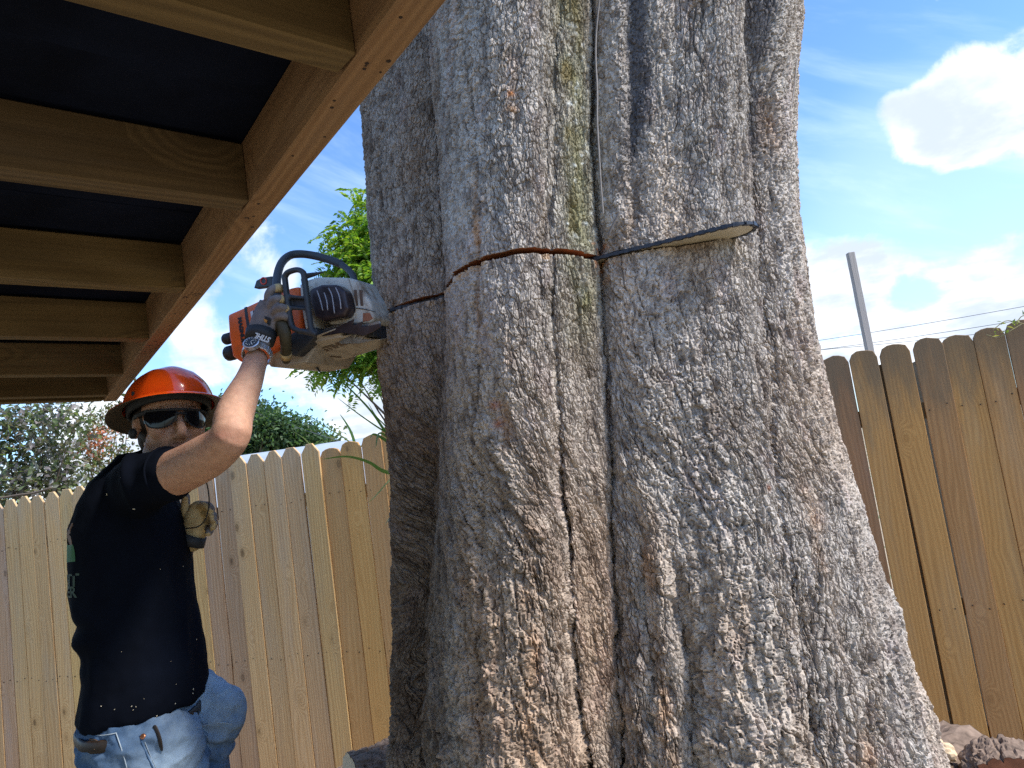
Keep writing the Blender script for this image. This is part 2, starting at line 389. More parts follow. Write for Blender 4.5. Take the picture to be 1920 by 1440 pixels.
def fence(label, slist, top, base, style, mat, group=None, yaw=.012):
    s0, s1 = slist[0][0], slist[-1][1]
    p0 = fence_pt((s0+s1)/2, 0, 0); p0[2] = base((s0+s1)/2)
    root = empty('fence', p0, label, 'fence')
    rot = math.atan2(FD[1], FD[0])
    variants = {}
    for k, (a, b_, dz) in enumerate(slist):
        w = b_-a-.005; key = (round(w*200), k % 4)
        if key not in variants:
            variants[key] = plank_mesh(round(w*200)/200, 2.2, style, k); variants[key].materials.append(mat)
        s = (a+b_)/2; tz = top(s)+dz; bz = base(s)
        o = bpy.data.objects.new('plank', variants[key]); link(o); o.parent = root
        q = fence_pt(s, random.uniform(-.003, .004), 0); q[2] = tz-2.2
        o.location = tuple(q-p0); o.rotation_euler = (random.uniform(-.003, .003), random.uniform(-.004, .004), rot+random.uniform(-yaw, yaw))
    # rails and posts behind the planks
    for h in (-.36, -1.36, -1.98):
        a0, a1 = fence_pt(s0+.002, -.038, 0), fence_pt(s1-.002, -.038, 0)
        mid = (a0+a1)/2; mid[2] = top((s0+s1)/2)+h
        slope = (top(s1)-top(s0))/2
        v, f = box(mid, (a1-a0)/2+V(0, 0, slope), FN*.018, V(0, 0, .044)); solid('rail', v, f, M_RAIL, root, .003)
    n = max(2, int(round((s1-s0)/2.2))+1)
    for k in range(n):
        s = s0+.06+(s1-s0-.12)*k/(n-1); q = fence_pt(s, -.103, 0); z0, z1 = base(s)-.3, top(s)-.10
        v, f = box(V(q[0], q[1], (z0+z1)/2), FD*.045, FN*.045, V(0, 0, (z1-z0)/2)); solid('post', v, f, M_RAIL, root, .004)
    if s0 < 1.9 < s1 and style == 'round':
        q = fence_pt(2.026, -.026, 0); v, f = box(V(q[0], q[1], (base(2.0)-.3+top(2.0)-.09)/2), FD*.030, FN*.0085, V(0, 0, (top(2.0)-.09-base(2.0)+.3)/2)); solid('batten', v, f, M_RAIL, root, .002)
    nb = MB()
    for (a, b_, dz) in slist:
        for h in (-.36, -1.36):
            for e in (.24, .76):
                s = a+(b_-a)*(e+random.uniform(-.05, .05)); q = fence_pt(s, .0045, top(s)+h+random.uniform(-.018, .018)); r = .0034
                v = [q+r*(math.cos(t_)*FD+V(0, 0, math.sin(t_))) - FN*.006 for t_ in np.linspace(0, 2*math.pi, 7)[:-1]]
                nb.add(*prism(v, FN*.0066))
    meshob('nails', nb.v, nb.f, M_NAIL, root, smooth=False, kind='stuff')
    return root
ftop = lambda s: 1.935 + (.0 if s > -1.4 else (s+1.4)*.016)
fbase = lambda s: float(gz(*(F0+FD*s)[:2]))
random.seed(11)
pl = []; s = -1.396
while s > -6.6: w = random.uniform(.139, .146); pl.append((s-w, s, random.uniform(-.012, .010))); s -= w
pl = pl[::-1]
fence('weathered grey tan picket fence with pointed dog ear tops behind the man', pl, ftop, fbase, 'dog', M_TAN)
pl = []; s = -1.396
for w, dz in [(.160, -.052), (.153, -.03), (.15, -.012), (.142, .03), (.145, .0), (.145, -.01), (.145, 0), (.15, .01), (.145, 0), (.145, .005), (.145, 0)]:
    pl.append((s, s+w, dz)); s += w
fence('honey yellow fence panel beside the dark edge of the giant trunk', pl, ftop, fbase, 'round', M_YEL)
sY = s; pl = []; s = 1.876-.0
k = []
x = 1.876
while x-.147 > sY-.02: k.append((x-.147, x-.002, random.uniform(-.008, .006))); x -= .147
pl = k[::-1]
x = 1.876
for i in range(16):
    w = random.uniform(.143, .150)
    if i == 0: w = .142
    if i == 1: x += .012
    if i == 2: x += .004
    pl.append((x, x+w, [0, .005, .008, -.004][i % 4]+random.uniform(-.006, .006) + (.0 if i else -.005))); x += w
fence('brown stained fence with rounded mossy tops and gaps beyond the trunk', pl, lambda s: 1.935+.012*max(0, s-2.2), fbase, 'round', M_BRN)

# ================================================================== LEAN-TO ROOF (upper left)
M_BEAM = wood('beam_pine', (.19, .105, .055), (.34, .205, .112), axis=2, grey=.12, rand_val=.05, gs=2.2, bk=.6)
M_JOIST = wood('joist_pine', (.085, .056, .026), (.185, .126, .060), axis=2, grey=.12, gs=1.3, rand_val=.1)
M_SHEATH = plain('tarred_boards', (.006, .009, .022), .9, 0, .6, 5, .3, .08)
ZD = EYE+.43
jp = [at_z(*p, ZD) for p in [(655, 125), (455, 390), (345, 548), (275, 640), (232, 705), (200, 745)]]
bd = nrm(jp[-1]-jp[0]); bn = nrm(np.cross(bd, V(0, 0, 1)))    # bn: out of the roof, towards the open side
deck = empty('lean_to_roof', jp[2]+V(0, 0, 0), 'low timber roof overhang with exposed joists and a dark underside', 'roof overhang')
def stick(name, a, b, w, h, mat, parent, bev=.002):
    """a board from a to b; its mesh runs along local Z so that the grain follows it; w across, h up"""
    a, b = np.asarray(a, float), np.asarray(b, float); L = np.linalg.norm(b-a); t_ = nrm(b-a); side = nrm(np.cross(t_, V(0, 0, 1))); up = np.cross(side, t_)
    v, f = box(V(0, 0, L/2), V(w/2, 0, 0), V(0, h/2, 0), V(0, 0, L/2))
    me = clean(v, f, bev, 1, name); me.materials.append(mat)
    o = bpy.data.objects.new(name, me); link(o); o.parent = parent
    mt_ = Matrix(((side[0], up[0], t_[0], a[0]), (side[1], up[1], t_[1], a[1]), (side[2], up[2], t_[2], a[2]), (0, 0, 0, 1)))
    o.matrix_local = Matrix.Translation(-wloc(parent)) @ mt_; return o
TB, HB = .042, .095
pa = jp[0]-bd*2.6; pb = jp[-1]+bd*.10
stick('rim_beam', pa+bn*TB/2+V(0, 0, HB/2), pb+bn*TB/2+V(0, 0, HB/2), TB, HB, M_BEAM, deck)
nbm = MB()
for k in range(70):
    s_ = random.uniform(-.7, 2.3); q = jp[0]+bd*s_+bn*random.choice([.010, .013, .030, .021])+V(0, 0, -.0006); r_ = random.uniform(.0014, .0028)
    if random.random() < .6: s_c = round(s_/.44)*.44+random.uniform(-.03, .03); q = jp[0]+bd*s_c+bn*random.uniform(.006, .036)+V(0, 0, -.0006)
    nbm.add(*prism([q+r_*(math.cos(t_)*bd+math.sin(t_)*bn) for t_ in np.linspace(0, 2*math.pi, 7)[:-1]], V(0, 0, .003)))
meshob('nails', nbm.v, nbm.f, M_NAIL, deck, smooth=False, kind='stuff')
jang = [96.3, 97.5, 98.5, 100.5, 101, 102]
spac = .44
starts = [jp[0]-bd*spac*2, jp[0]-bd*spac] + jp
for k, q in enumerate(starts):
    q = q - np.dot(q-jp[0], bn)*bn + V(0, 0, 0)
    a_ = math.radians(jang[max(0, k-2)])
    jd = nrm(bd*math.cos(a_) - bn*math.sin(a_))
    q0 = q + bd*(.019 if k < 7 else -.0) - bd*.019
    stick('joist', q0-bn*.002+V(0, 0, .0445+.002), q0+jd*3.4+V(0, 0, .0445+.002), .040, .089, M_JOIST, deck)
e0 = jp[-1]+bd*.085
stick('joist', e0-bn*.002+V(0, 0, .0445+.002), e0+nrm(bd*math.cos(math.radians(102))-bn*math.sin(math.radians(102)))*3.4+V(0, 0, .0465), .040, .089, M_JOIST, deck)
# sheathing boards lie on the joists
jd = nrm(bd*math.cos(math.radians(98)) - bn*math.sin(math.radians(98)))
s = -2.5
Ltot = float(np.dot(pb-jp[0], bd))
i = 0
while s < Ltot+.55:
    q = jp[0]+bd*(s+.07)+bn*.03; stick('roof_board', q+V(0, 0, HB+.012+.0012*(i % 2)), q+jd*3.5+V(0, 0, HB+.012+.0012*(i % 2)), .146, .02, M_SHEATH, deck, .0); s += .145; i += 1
for q in (jp[0]-bd*2.3-bn*.08, jp[0]-bd*2.3-bn*3.1, jp[-1]-bn*3.1-bd*.1):
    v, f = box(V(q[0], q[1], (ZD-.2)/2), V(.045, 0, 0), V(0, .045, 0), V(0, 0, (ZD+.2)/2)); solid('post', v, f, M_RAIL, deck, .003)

# ================================================================== THE GIANT TRUNK
ZK = EYE+.44
TC = V(.262, 2.08); DT = float(np.hypot(*TC))
silL = [(100, 686), (200, 688), (400, 700), (560, 713), (700, 722), (830, 738), (1000, 748), (1200, 750), (1440, 748)]
silR = [(0, 1508), (100, 1497), (250, 1492), (400, 1500), (500, 1515), (600, 1530), (720, 1555), (830, 1580), (950, 1620), (1080, 1660), (1200, 1700), (1320, 1740), (1440, 1775)]
def az_el(x, y):
    d = ray(x, y); return math.atan2(d[0], d[1]), d[2]/math.hypot(d[0], d[1])
def silz(lst):
    out = []
    for y, x in lst:
        a, e = az_el(x, y); out.append((EYE+e*2.02, a))
    out.sort(); return np.array(out)
SL, SR = silz(silL), silz(silR)
def extrap(z, S):
    v = np.interp(z, S[:, 0], S[:, 1]); return v
def axis_R(z):
    aL, aR = extrap(z, SL), extrap(z, SR)
    m_ = (aL+aR)/2; h_ = (aR-aL)/2
    R = DT*np.sin(h_); lo = np.clip((SL[0, 0]-z)/.9, 0, 1); R = R*(1+.30*lo*lo) - np.clip(z-2.95, 0, 9)*.03
    return DT*np.sin(m_), DT*np.cos(m_), R
A0 = math.atan2(TC[0], TC[1]); dF = V(math.sin(A0), math.cos(A0)); dR = V(math.cos(A0), -math.sin(A0))
def px_theta(x, y, rho):
    d = ray(x, y); z = ZK; 
    for _ in range(6):
        cx, cy, R = axis_R(z); r = rho*R
        A = d[0]**2+d[1]**2; B = -2*(d[0]*cx+d[1]*cy); Cc = cx*cx+cy*cy-r*r
        disc = max(B*B-4*A*Cc, 0.0); tt = (-B-math.sqrt(disc))/(2*A); z = EYE+tt*d[2]
    P = V(tt*d[0]-cx, tt*d[1]-cy); return z, math.atan2(P@dR, -(P@dF))
def rho_at(x, y):
    P = at_z(x, y, ZK); cx, cy, R = axis_R(ZK); return math.hypot(P[0]-cx, P[1]-cy)/R
C1 = {0: 795, 100: 800, 300: 818, 500: 828, 700: 835, 900: 825, 1100: 815, 1250: 790, 1440: 775}
C2 = {0: 1040, 300: 1035, 480: 1028, 700: 1040, 900: 1050, 1200: 1056, 1440: 1065}
C3 = {0: 1115, 300: 1118, 480: 1125, 600: 1135, 800: 1145, 1000: 1150, 1250: 1160, 1440: 1165}
C5 = {0: 1418, 200: 1425, 450: 1440, 650: 1455, 850: 1465, 1000: 1480, 1200: 1510, 1440: 1545}
cols = []
def addcol(pd, rho, off=0):
    zs, th = [], []
    for y, x in sorted(pd.items(), reverse=True):
        z, a = px_theta(x+off, y, rho); zs.append(z); th.append(a)
    cols.append((np.array(zs), np.array(th), rho))
def constcol(deg, rho): cols.append((np.array([0., 4.]), np.radians([deg, deg]), rho))
for dg_, rh in ((-180, 1.0), (-150, 1.03), (-120, .97), (-95, .985), (-78, 1.02)): constcol(dg_, rh)
constcol(-66, 1.035)
addcol({0: 768, 300: 790, 500: 800, 700: 806, 900: 800, 1100: 790, 1250: 772, 1440: 762}, rho_at(830, 555)+.05); addcol(C1, rho_at(830, 555), -3); addcol(C1, rho_at(836, 548)+.01, 5)
addcol({0: 860, 300: 880, 492: 885, 700: 885, 900: 870, 1100: 860, 1250: 850, 1440: 840}, rho_at(885, 492))
addcol({0: 930, 470: 960, 700: 965, 900: 960, 1440: 945}, rho_at(960, 472))
addcol({0: 1005, 300: 1010, 470: 1010, 700: 1015, 900: 1022, 1200: 1028, 1440: 1035}, rho_at(1020, 466)-.0)
addcol({0: 1085, 470: 1098, 700: 1100, 900: 1105, 1440: 1115}, rho_at(1098, 479))
addcol(C3, rho_at(1125, 484))
addcol({0: 1180, 470: 1182, 800: 1200, 1100: 1210, 1440: 1225}, rho_at(1182, 470)+.01)
addcol({0: 1270, 470: 1260, 800: 1280, 1100: 1295, 1440: 1310}, rho_at(1260, 456)-.015)
addcol({0: 1370, 470: 1385, 800: 1405, 1100: 1425, 1440: 1470}, rho_at(1385, 437)-.035)
addcol(C5, .935)
constcol(58, 1.0)
for dg_, rh in ((76, 1.0), (100, 1.0), (125, 1.03), (150, .97), (180, 1.0)): constcol(dg_, rh)
# grid
def sstep_(x, a, b): t = np.clip((x-a)/(b-a), 0, 1); return t*t*(3-2*t)
zr = np.concatenate([np.arange(-.45, .70, .03), np.arange(.76, 2.98, .0026), np.arange(3.05, 7.0, .08)])
hk = .0062
zr = zr[np.abs(zr-ZK) > hk+.001]
zr = np.sort(np.concatenate([zr, ZK+np.array([-hk-.0002, -hk, -hk+.0001, -hk+.0003, -.002, .002, hk-.0003, hk-.0001, hk, hk+.0002])]))
tv = np.radians(105)
cx, cy, R0 = axis_R(zr); nz = len(zr)
colT = np.array([np.interp(zr, z, a) for z, a, r in cols]).T; colR = np.array([r for _, _, r in cols])
fine = np.linspace(-math.pi, math.pi, 1441)
ker = np.exp(-.5*(np.arange(-14, 15)/5.0)**2); ker /= ker.sum()
rfine = np.empty((nz, 1441))
for i in range(nz):
    q = np.interp(fine, np.sort(colT[i]), colR); rfine[i] = np.convolve(np.pad(q, 14, mode='wrap'), ker, 'valid')
ds_ = np.zeros(1440)
for i in range(int(nz*.1), int(nz*.95), 60):
    ds_ = np.maximum(ds_, np.hypot(np.diff(rfine[i]*np.sin(fine)), np.diff(rfine[i]*np.cos(fine)))*R0[i])
fm = (fine[1:]+fine[:-1])/2
for pd_, rh_ in ((C1, .86), (C2, 1.0), (C3, .75), (C5, .95)):
    tt_ = [px_theta(x, y, rh_)[1] for y, x in pd_.items()]; ds_ = ds_*(1+1.8*sstep_(fm, min(tt_)-.035, min(tt_)-.015)*(1-sstep_(fm, max(tt_)+.015, max(tt_)+.035)))
wgt = np.where(np.abs((fine[1:]+fine[:-1])/2) < tv, 1/.0034, 1/.03); cums = np.concatenate([[0], np.cumsum(ds_*wgt)])
th = np.interp(np.arange(0, cums[-1]-.5, 1.0), cums, fine); nt = len(th)
rho = np.array([np.interp(th, fine, rfine[i]) for i in range(nz)])
TH, ZZ = np.meshgrid(th, zr); RR = rho*R0[:, None]
S = TH*.55
f32 = lambda a: np.asarray(a, np.float32)
sx, sz = f32(S), f32(ZZ)
wig = fbm(f32(zr)[:, None]*0+3.3, f32(zr)[:, None]*5, f32(zr)[:, None]*0+1.5, 3, 3)*.022
def crackline(pd, rho_, depth, width, zlo=-9, zhi=99, jit=1.0, fade=.25, seed=0):
    zs, a = zip(*[px_theta(x, y, rho_) for y, x in sorted(pd.items(), reverse=True)])
    z1 = f32(zr)[:, None]; o1 = z1*0
    tc_ = np.interp(zr, zs, a)[:, None] + jit*(.02*fbm(o1+seed, z1*9, o1, 3, seed+20))
    d = np.abs(TH-tc_)*RR; k = sstep(ZZ, zlo-fade, zlo+fade)*(1-sstep(ZZ, zhi-fade, zhi+fade))
    wv = width*(1+.6*fbm(o1+seed*1.7, z1*14, o1+9, 3, seed+31)); wv = np.maximum(wv, .002)
    return k*depth*np.exp(-(d/wv)**1.4), d
cut = 0; dl = {}
zy = lambda y: float(px_theta(1000, y, .95)[0])
for nm, (pd, rh, dep, wd, zl, zh) in {
    'c1': (C1, .86, .060, .010, -9, 99), 'c2': (C2, 1.0, .060, .0055, -9, zy(820)), 'c2u': (C2, 1.0, .022, .008, zy(760), 99), 'c2v': ({0: 1018, 300: 1022, 480: 1012, 700: 1015}, 1.05, .014, .006, zy(700), 99),
    'c3': (C3, .75, .045, .007, zy(1000), 99), 'c3l': (C3, .75, .05, .0055, -9, zy(1050)), 'c5': (C5, .95, .034, .008, -9, zy(420)), 'c5u': (C5, .95, .02, .022, zy(450), 99),
    'c6': ({1180: 1296, 1215: 1300, 1300: 1308, 1440: 1315}, .86, .045, .018, -9, zy(1205)),
    'c4': ({0: 1190, 150: 1193, 300: 1188, 600: 1190}, .80, .02, .025, zy(560), 99),
    'c7': ({1000: 1200, 1200: 1215, 1440: 1230}, .83, .02, .010, -9, zy(1030)),
    'c8': ({0: 855, 300: 893, 500: 890, 700: 893, 900: 880}, 1.07, .012, .008, zy(900), 99),
    'c9': ({700: 905, 900: 900, 1200: 900, 1440: 900}, 1.07, .012, .010, -9, zy(760))}.items():
    q, d = crackline(pd, rh, dep, wd, zl, zh, seed=len(dl)); cut = cut+q; dl[nm] = d
# arc length along the bark, down into the furrows as well, for the noise
bx = (RR-cut)*np.sin(TH); by = (RR-cut)*np.cos(TH)
seg_ = np.hypot(np.diff(bx, axis=1), np.diff(by, axis=1)); S = np.concatenate([np.zeros((nz, 1)), np.cumsum(seg_, 1)], 1)
S = S - S[:, [int(np.argmin(np.abs(th)))]]
kz = np.exp(-.5*(np.arange(-70, 71, 5)/26.0)**2); kz /= kz.sum(); Sp = np.pad(S.astype(np.float32), ((70, 70), (0, 0)), mode='edge'); cs_ = np.zeros_like(S, np.float32)
for i_, w_k in enumerate(kz): cs_ += w_k*Sp[5*i_:5*i_+nz]
S = cs_; sx = f32(S); del Sp, cs_
# long soft furrows and lumps
low = 1-sstep(ZZ, .8, 2.0)
lump = fbm(sx*14, sz*9, sx*0, 4, 40, .55)
flut = fbm(sx*9+wig*9, sz*.9, sx*0+4, 3, 50) + .62*fbm(sx*24+wig*16, sz*1.5, sx*0+9, 3, 56)
macro = RR - cut + .011*flut + (.003+.011*low)*lump
def normals(rad):
    Px = cx[:, None]+rad*(np.sin(TH)*dR[0]-np.cos(TH)*dF[0]); Py = cy[:, None]+rad*(np.sin(TH)*dR[1]-np.cos(TH)*dF[1])
    P = np.stack([Px, Py, ZZ], -1)
    du = np.roll(P, -1, 1)-np.roll(P, 1, 1); dv = np.gradient(P, axis=0)
    n = np.cross(du, dv); n /= np.maximum(np.linalg.norm(n, axis=2, keepdims=True), 1e-9); return P, n
P, Nn = normals(macro)
P = P.astype(np.float32)
# bark plates: a vertical stack of irregular chips with fissures between
wx = fbm(sx*40, sz*34, sx*0+1, 3, 60)*.0050; wz = fbm(sx*40, sz*34, sx*0+7, 3, 64)*.0060
u, v = (sx+wx), (sz+wz)
f1, f2, c1, t1 = worley2(u/.020, v/.040, 70); p1 = sstep(f2-f1, .0, .14)
f1b, f2b, c2, t2 = worley2(u/.0088, v/.0165+3, 80); p2 = sstep(f2b-f1b, .0, .20)
f1c, f2c, c3, t3 = worley2(u/.0056, v/.0082+3, 90); p3 = sstep(f2c-f1c, .0, .25)
vari = fbm(sx*3.5, sz*1.5, sx*0+2, 3, 100)
coarse = np.clip(.22+.80*low+.55*vari, .08, 1.3)
fis = 1-sstep(np.abs(fbm(u*30, v*5.5, sx*0+5, 3, 110)), 0, .075)
fis2 = 1-sstep(np.abs(fbm(u*62, v*13, sx*0+8, 3, 114)), 0, .085)
fz_ = np.clip(.75+1.3*fbm(sx*5, sz*2.6, sx*0+6, 2, 118), .15, 1.5)
disp = coarse*(p1*(.0016+.0065*c1+.0050*t1)) + p2*(.0022+.0030*c2+.0024*t2) + p3*(.0006+.0010*c3+.0012*t3) - fz_*(.0064*fis + .0044*fis2) + (.0028+.0030*low)*fbm(sx*24, sz*13, sx*0, 3, 130)
disp = disp-disp.mean()
inner = np.abs(TH) < tv+.02
disp = np.where(inner, disp, disp*.6)
# kerf sawn through the bark
dk = ZZ-ZK + .0018*fbm(sx*30, sx*0, sx*0, 3, 140)*0
inK = (np.abs(dk) < hk-.0002) & (TH > -1.55) & (TH < .62)
inW = (np.abs(dk) < hk-.00005) & (TH > -1.55) & (TH < .62)
disp = np.where(inW & ~inK, disp-.0030, disp)
radd = macro.copy()
Pf = P + (Nn*disp[..., None]).astype(np.float32)
rk = np.minimum(macro-.10, macro*.86)
Pk, _ = normals(rk); Pf = np.where(inK[..., None], Pk, Pf)
# albedo of bark, lichen, moss, stains
def gauss(pd, rh, wd, zl=-9, zh=99, seed=0, fade=.12):
    _, d = crackline(pd, rh, 1, 1, zl, zh, seed=seed); k = sstep(ZZ, zl-fade, zl+fade)*(1-sstep(ZZ, zh-fade, zh+fade)); return k*np.exp(-(d/wd)**2)
nA = fbm(sx*6, sz*2.5, sx*0, 4, 200); nB = fbm(sx*45, sz*30, sx*0, 4, 210); nC = fbm(sx*18, sz*12, sx*0+3, 4, 220)
light = sstep(c1*.20+c2*.38+c3*.28+nB*.5+.18, .12, .90)
A = np.array([.215, .180, .153]); B = np.array([.475, .428, .38])
alb = A+(B-A)*light[..., None]
brown = sstep(nA*1.1+low*.5-.1, -.1, .7)[..., None]; alb = alb*(1-brown*.45)+alb*np.array([1.06, .90, .74])*brown*.45
pink = sstep(nC, .15, .6)[..., None]; alb = alb*(1-pink*.25)+alb*np.array([1.03, .9, 1.0])*pink*.25
moss = np.clip(gauss({0: 1070, 300: 1080, 480: 1085, 700: 1090}, .9, .042, zy(640), 99, 1, .15)*(.75+.7*nC), 0, 1)[..., None]
mcol = np.array([.135, .135, .055])*(.6+.9*light[..., None]); alb = alb*(1-moss*.8)+mcol*moss*.8
mo2 = (gauss({0: 1062, 480: 1075}, .93, .018, zy(470), 99, 2)*sstep(nC, -.1, .4))[..., None]; alb = alb*(1-mo2*.7)+np.array([.20, .15, .06])*mo2*.7
st = np.clip(gauss({0: 1193, 150: 1195, 300: 1190}, .8, .032, zy(330), 99, 3, .2)*(1+nC), 0, 1)[..., None]; alb = alb*(1-st*.85)+np.array([.07, .07, .08])*st*.85
st2 = np.clip(gauss({0: 1440, 230: 1436, 380: 1440}, .97, .034, zy(290), 99, 4, .1)*(1.0+1.2*nC), 0, 1)[..., None]; alb = alb*(1-st2*.75)+np.array([.09, .09, .10])*st2*.75
for pd, rh, wd, zl, zh, k in (({330: 890, 600: 890}, 1.08, .006, zy(600), zy(330), .7), ({850: 985, 1440: 985}, 1.06, .016, -9, zy(900), .45), ({980: 1215, 1200: 1235, 1440: 1250}, .84, .020, -9, zy(1000), .5),
                              ({100: 1460, 330: 1470}, 1.0, .022, zy(330), zy(120), .35), ({500: 1180, 700: 1190}, .8, .02, zy(640), zy(420), .3), ({650: 955, 900: 930}, 1.08, .012, zy(880), zy(660), .4), ({1000: 1555, 1300: 1610}, 1.0, .02, -9, zy(1000), .4)):
    g = np.clip(gauss(pd, rh, wd, zl, zh, 5)*(.5+1.6*np.maximum(nC, -.2)), 0, 1)[..., None]*k; alb = alb*(1-g)+np.array([.42, .23, .10])*(.5+.7*light[..., None])*g
def spot(x, y, rh, r, colr, k):
    global alb
    z, a = px_theta(x, y, rh); i0, i1 = np.searchsorted(zr, (z-3*r, z+3*r)); j0, j1 = np.searchsorted(th, (a-6.5*r, a+6.5*r)); sl_ = (slice(i0, i1+1), slice(j0, j1+1))
    d = np.hypot((TH[sl_]-a)*.5, (ZZ[sl_]-z)); g = (k*np.exp(-(d/r)**2)*np.clip(.8+nB[sl_]*1.5, 0, 1))[..., None]; alb[sl_] = alb[sl_]*(1-g)+np.array(colr)*g
for s_ in ((1079, 543, .95, .008, (.7, .72, .74), 1.0), (955, 172, 1.07, .006, (.5, .2, .06), 1), (958, 200, 1.07, .008, (.5, .25, .08), 1), (1127, 468, .78, .008, (.55, .20, .06), 1), (1140, 520, .78, .008, (.5, .25, .1), .7),
           (925, 760, 1.07, .01, (.4, .12, .05), .7), (930, 795, 1.07, .009, (.4, .12, .05), .7), (1447, 915, .95, .006, (.4, .13, .05), .8)): spot(*s_)
low_left = (sstep(-TH, .52, .80)*(1-sstep(ZZ, 1.35, 2.15)))[..., None]*(.75+.5*nA[..., None]); low_left = np.clip(low_left, 0, 1); alb = alb*(1-low_left*.48)+alb*np.array([.92, .80, .66])*.0*low_left  # bark colour gets darker towards the foot of the left lobe
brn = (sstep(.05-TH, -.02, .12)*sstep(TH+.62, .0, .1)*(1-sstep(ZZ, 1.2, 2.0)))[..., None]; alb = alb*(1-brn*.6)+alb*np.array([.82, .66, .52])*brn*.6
for k_ in range(46):
    y_ = random.uniform(20, 520); spot(random.gauss(1085, 16), y_, .9, random.uniform(.0018, .0042), (.58, .60, .58), 1.0)
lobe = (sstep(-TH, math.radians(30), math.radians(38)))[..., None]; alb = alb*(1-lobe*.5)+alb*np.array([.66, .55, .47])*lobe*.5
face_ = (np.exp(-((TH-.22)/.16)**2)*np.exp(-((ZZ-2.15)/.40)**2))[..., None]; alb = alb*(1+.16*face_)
pat = sstep(fbm(sx*9, sz*5, sx*0+11, 4, 250), .10, .45)[..., None]; alb = alb*(1-pat*.35)+alb*np.array([.62, .53, .46])*pat*.35
lip = ((ZZ < ZK-hk-.0001) & (ZZ > ZK-hk-.011) & (TH > -1.55) & (TH < .12))*sstep(nB+.45*nC, -.05, .35); lip = lip[..., None]; alb = alb*(1-lip*.75)+np.array([.50, .34, .20])*lip*.75
for _ in range(60):
    spot(1122+random.gauss(6, 9), 478+random.gauss(-4, 14), .78, random.uniform(.0015, .0035), (.58, .22, .07), .9)
WOOD = np.array([.33, .125, .058])
wn = (.8+.35*fbm(sx*9, sz*0, sx*0, 3, 240))[..., None]
alb = np.where(inW[..., None], WOOD*wn, alb)
alb = np.clip(alb, .01, .9)
idx = np.arange(nz*nt).reshape(nz, nt); nxt = np.roll(idx, -1, 1)
quads = np.stack([idx[:-1], nxt[:-1], nxt[1:], idx[1:]], -1).reshape(-1, 4)
me = bpy.data.meshes.new('trunk')
me.vertices.add(nz*nt); me.vertices.foreach_set('co', Pf.astype(np.float32).ravel())
me.loops.add(quads.size); me.loops.foreach_set('vertex_index', quads.ravel().astype(np.int32))
me.polygons.add(len(quads)); me.polygons.foreach_set('loop_start', np.arange(0, quads.size, 4, dtype=np.int32)); me.polygons.foreach_set('loop_total', np.full(len(quads), 4, np.int32))
me.polygons.foreach_set('use_smooth', np.zeros(len(quads), bool)); me.update(calc_edges=True); me.validate()
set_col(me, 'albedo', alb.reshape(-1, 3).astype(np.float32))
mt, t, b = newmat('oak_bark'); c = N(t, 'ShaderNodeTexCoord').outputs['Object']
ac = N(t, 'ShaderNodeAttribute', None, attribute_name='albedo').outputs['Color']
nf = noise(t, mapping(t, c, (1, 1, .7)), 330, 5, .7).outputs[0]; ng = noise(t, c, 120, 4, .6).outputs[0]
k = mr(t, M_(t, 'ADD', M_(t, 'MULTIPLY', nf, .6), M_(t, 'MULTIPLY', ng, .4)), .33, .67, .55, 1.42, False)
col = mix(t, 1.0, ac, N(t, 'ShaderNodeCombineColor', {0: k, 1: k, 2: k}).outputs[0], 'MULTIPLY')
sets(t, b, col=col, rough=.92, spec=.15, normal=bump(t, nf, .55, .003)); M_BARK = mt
tcx, tcy, _ = axis_R(0.0)
oak = empty('oak_tree', (float(tcx), float(tcy), 0), 'giant fluted grey oak trunk partly sawn through at head height', 'tree')
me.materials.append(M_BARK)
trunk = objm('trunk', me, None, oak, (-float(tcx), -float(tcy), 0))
tb = BVHTree.FromPolygons([Vector(p) for p in Pf[::6, ::4].reshape(-1, 3)], [tuple(q) for q in (lambda I: np.stack([I[:-1, :-1], I[:-1, 1:], I[1:, 1:], I[1:, :-1]], -1).reshape(-1, 4))(np.arange(Pf[::6, ::4].shape[0]*Pf[::6, ::4].shape[1]).reshape(Pf[::6, ::4].shape[:2]))])
def on_trunk(x, y, off=0.0):
    d = Vector(ray(x, y)).normalized(); h = tb.ray_cast(Vector(CO), d)
    if h[0] is None: return None
    return np.array(h[0]) - np.array(d)*off
# stub limbs at the top, above the frame
M_BARK2 = plain('limb_bark', (.24, .21, .19), .95, 0, .35, 30, .8, bs=90)
for (p0_, p1_, p2_, r0_) in (((.1, 2.3, 6.6), (-.5, 2.6, 7.6), (-1.1, 2.9, 8.6), .3), ((.45, 2.2, 6.6), (.8, 2.3, 7.7), (1.4, 2.5, 8.8), .33)):
    v, f = tube([p0_, p1_, p2_], [r0_, r0_*.85, r0_*.7], 14, 4); meshob('limb', v, f, M_BARK2, oak)

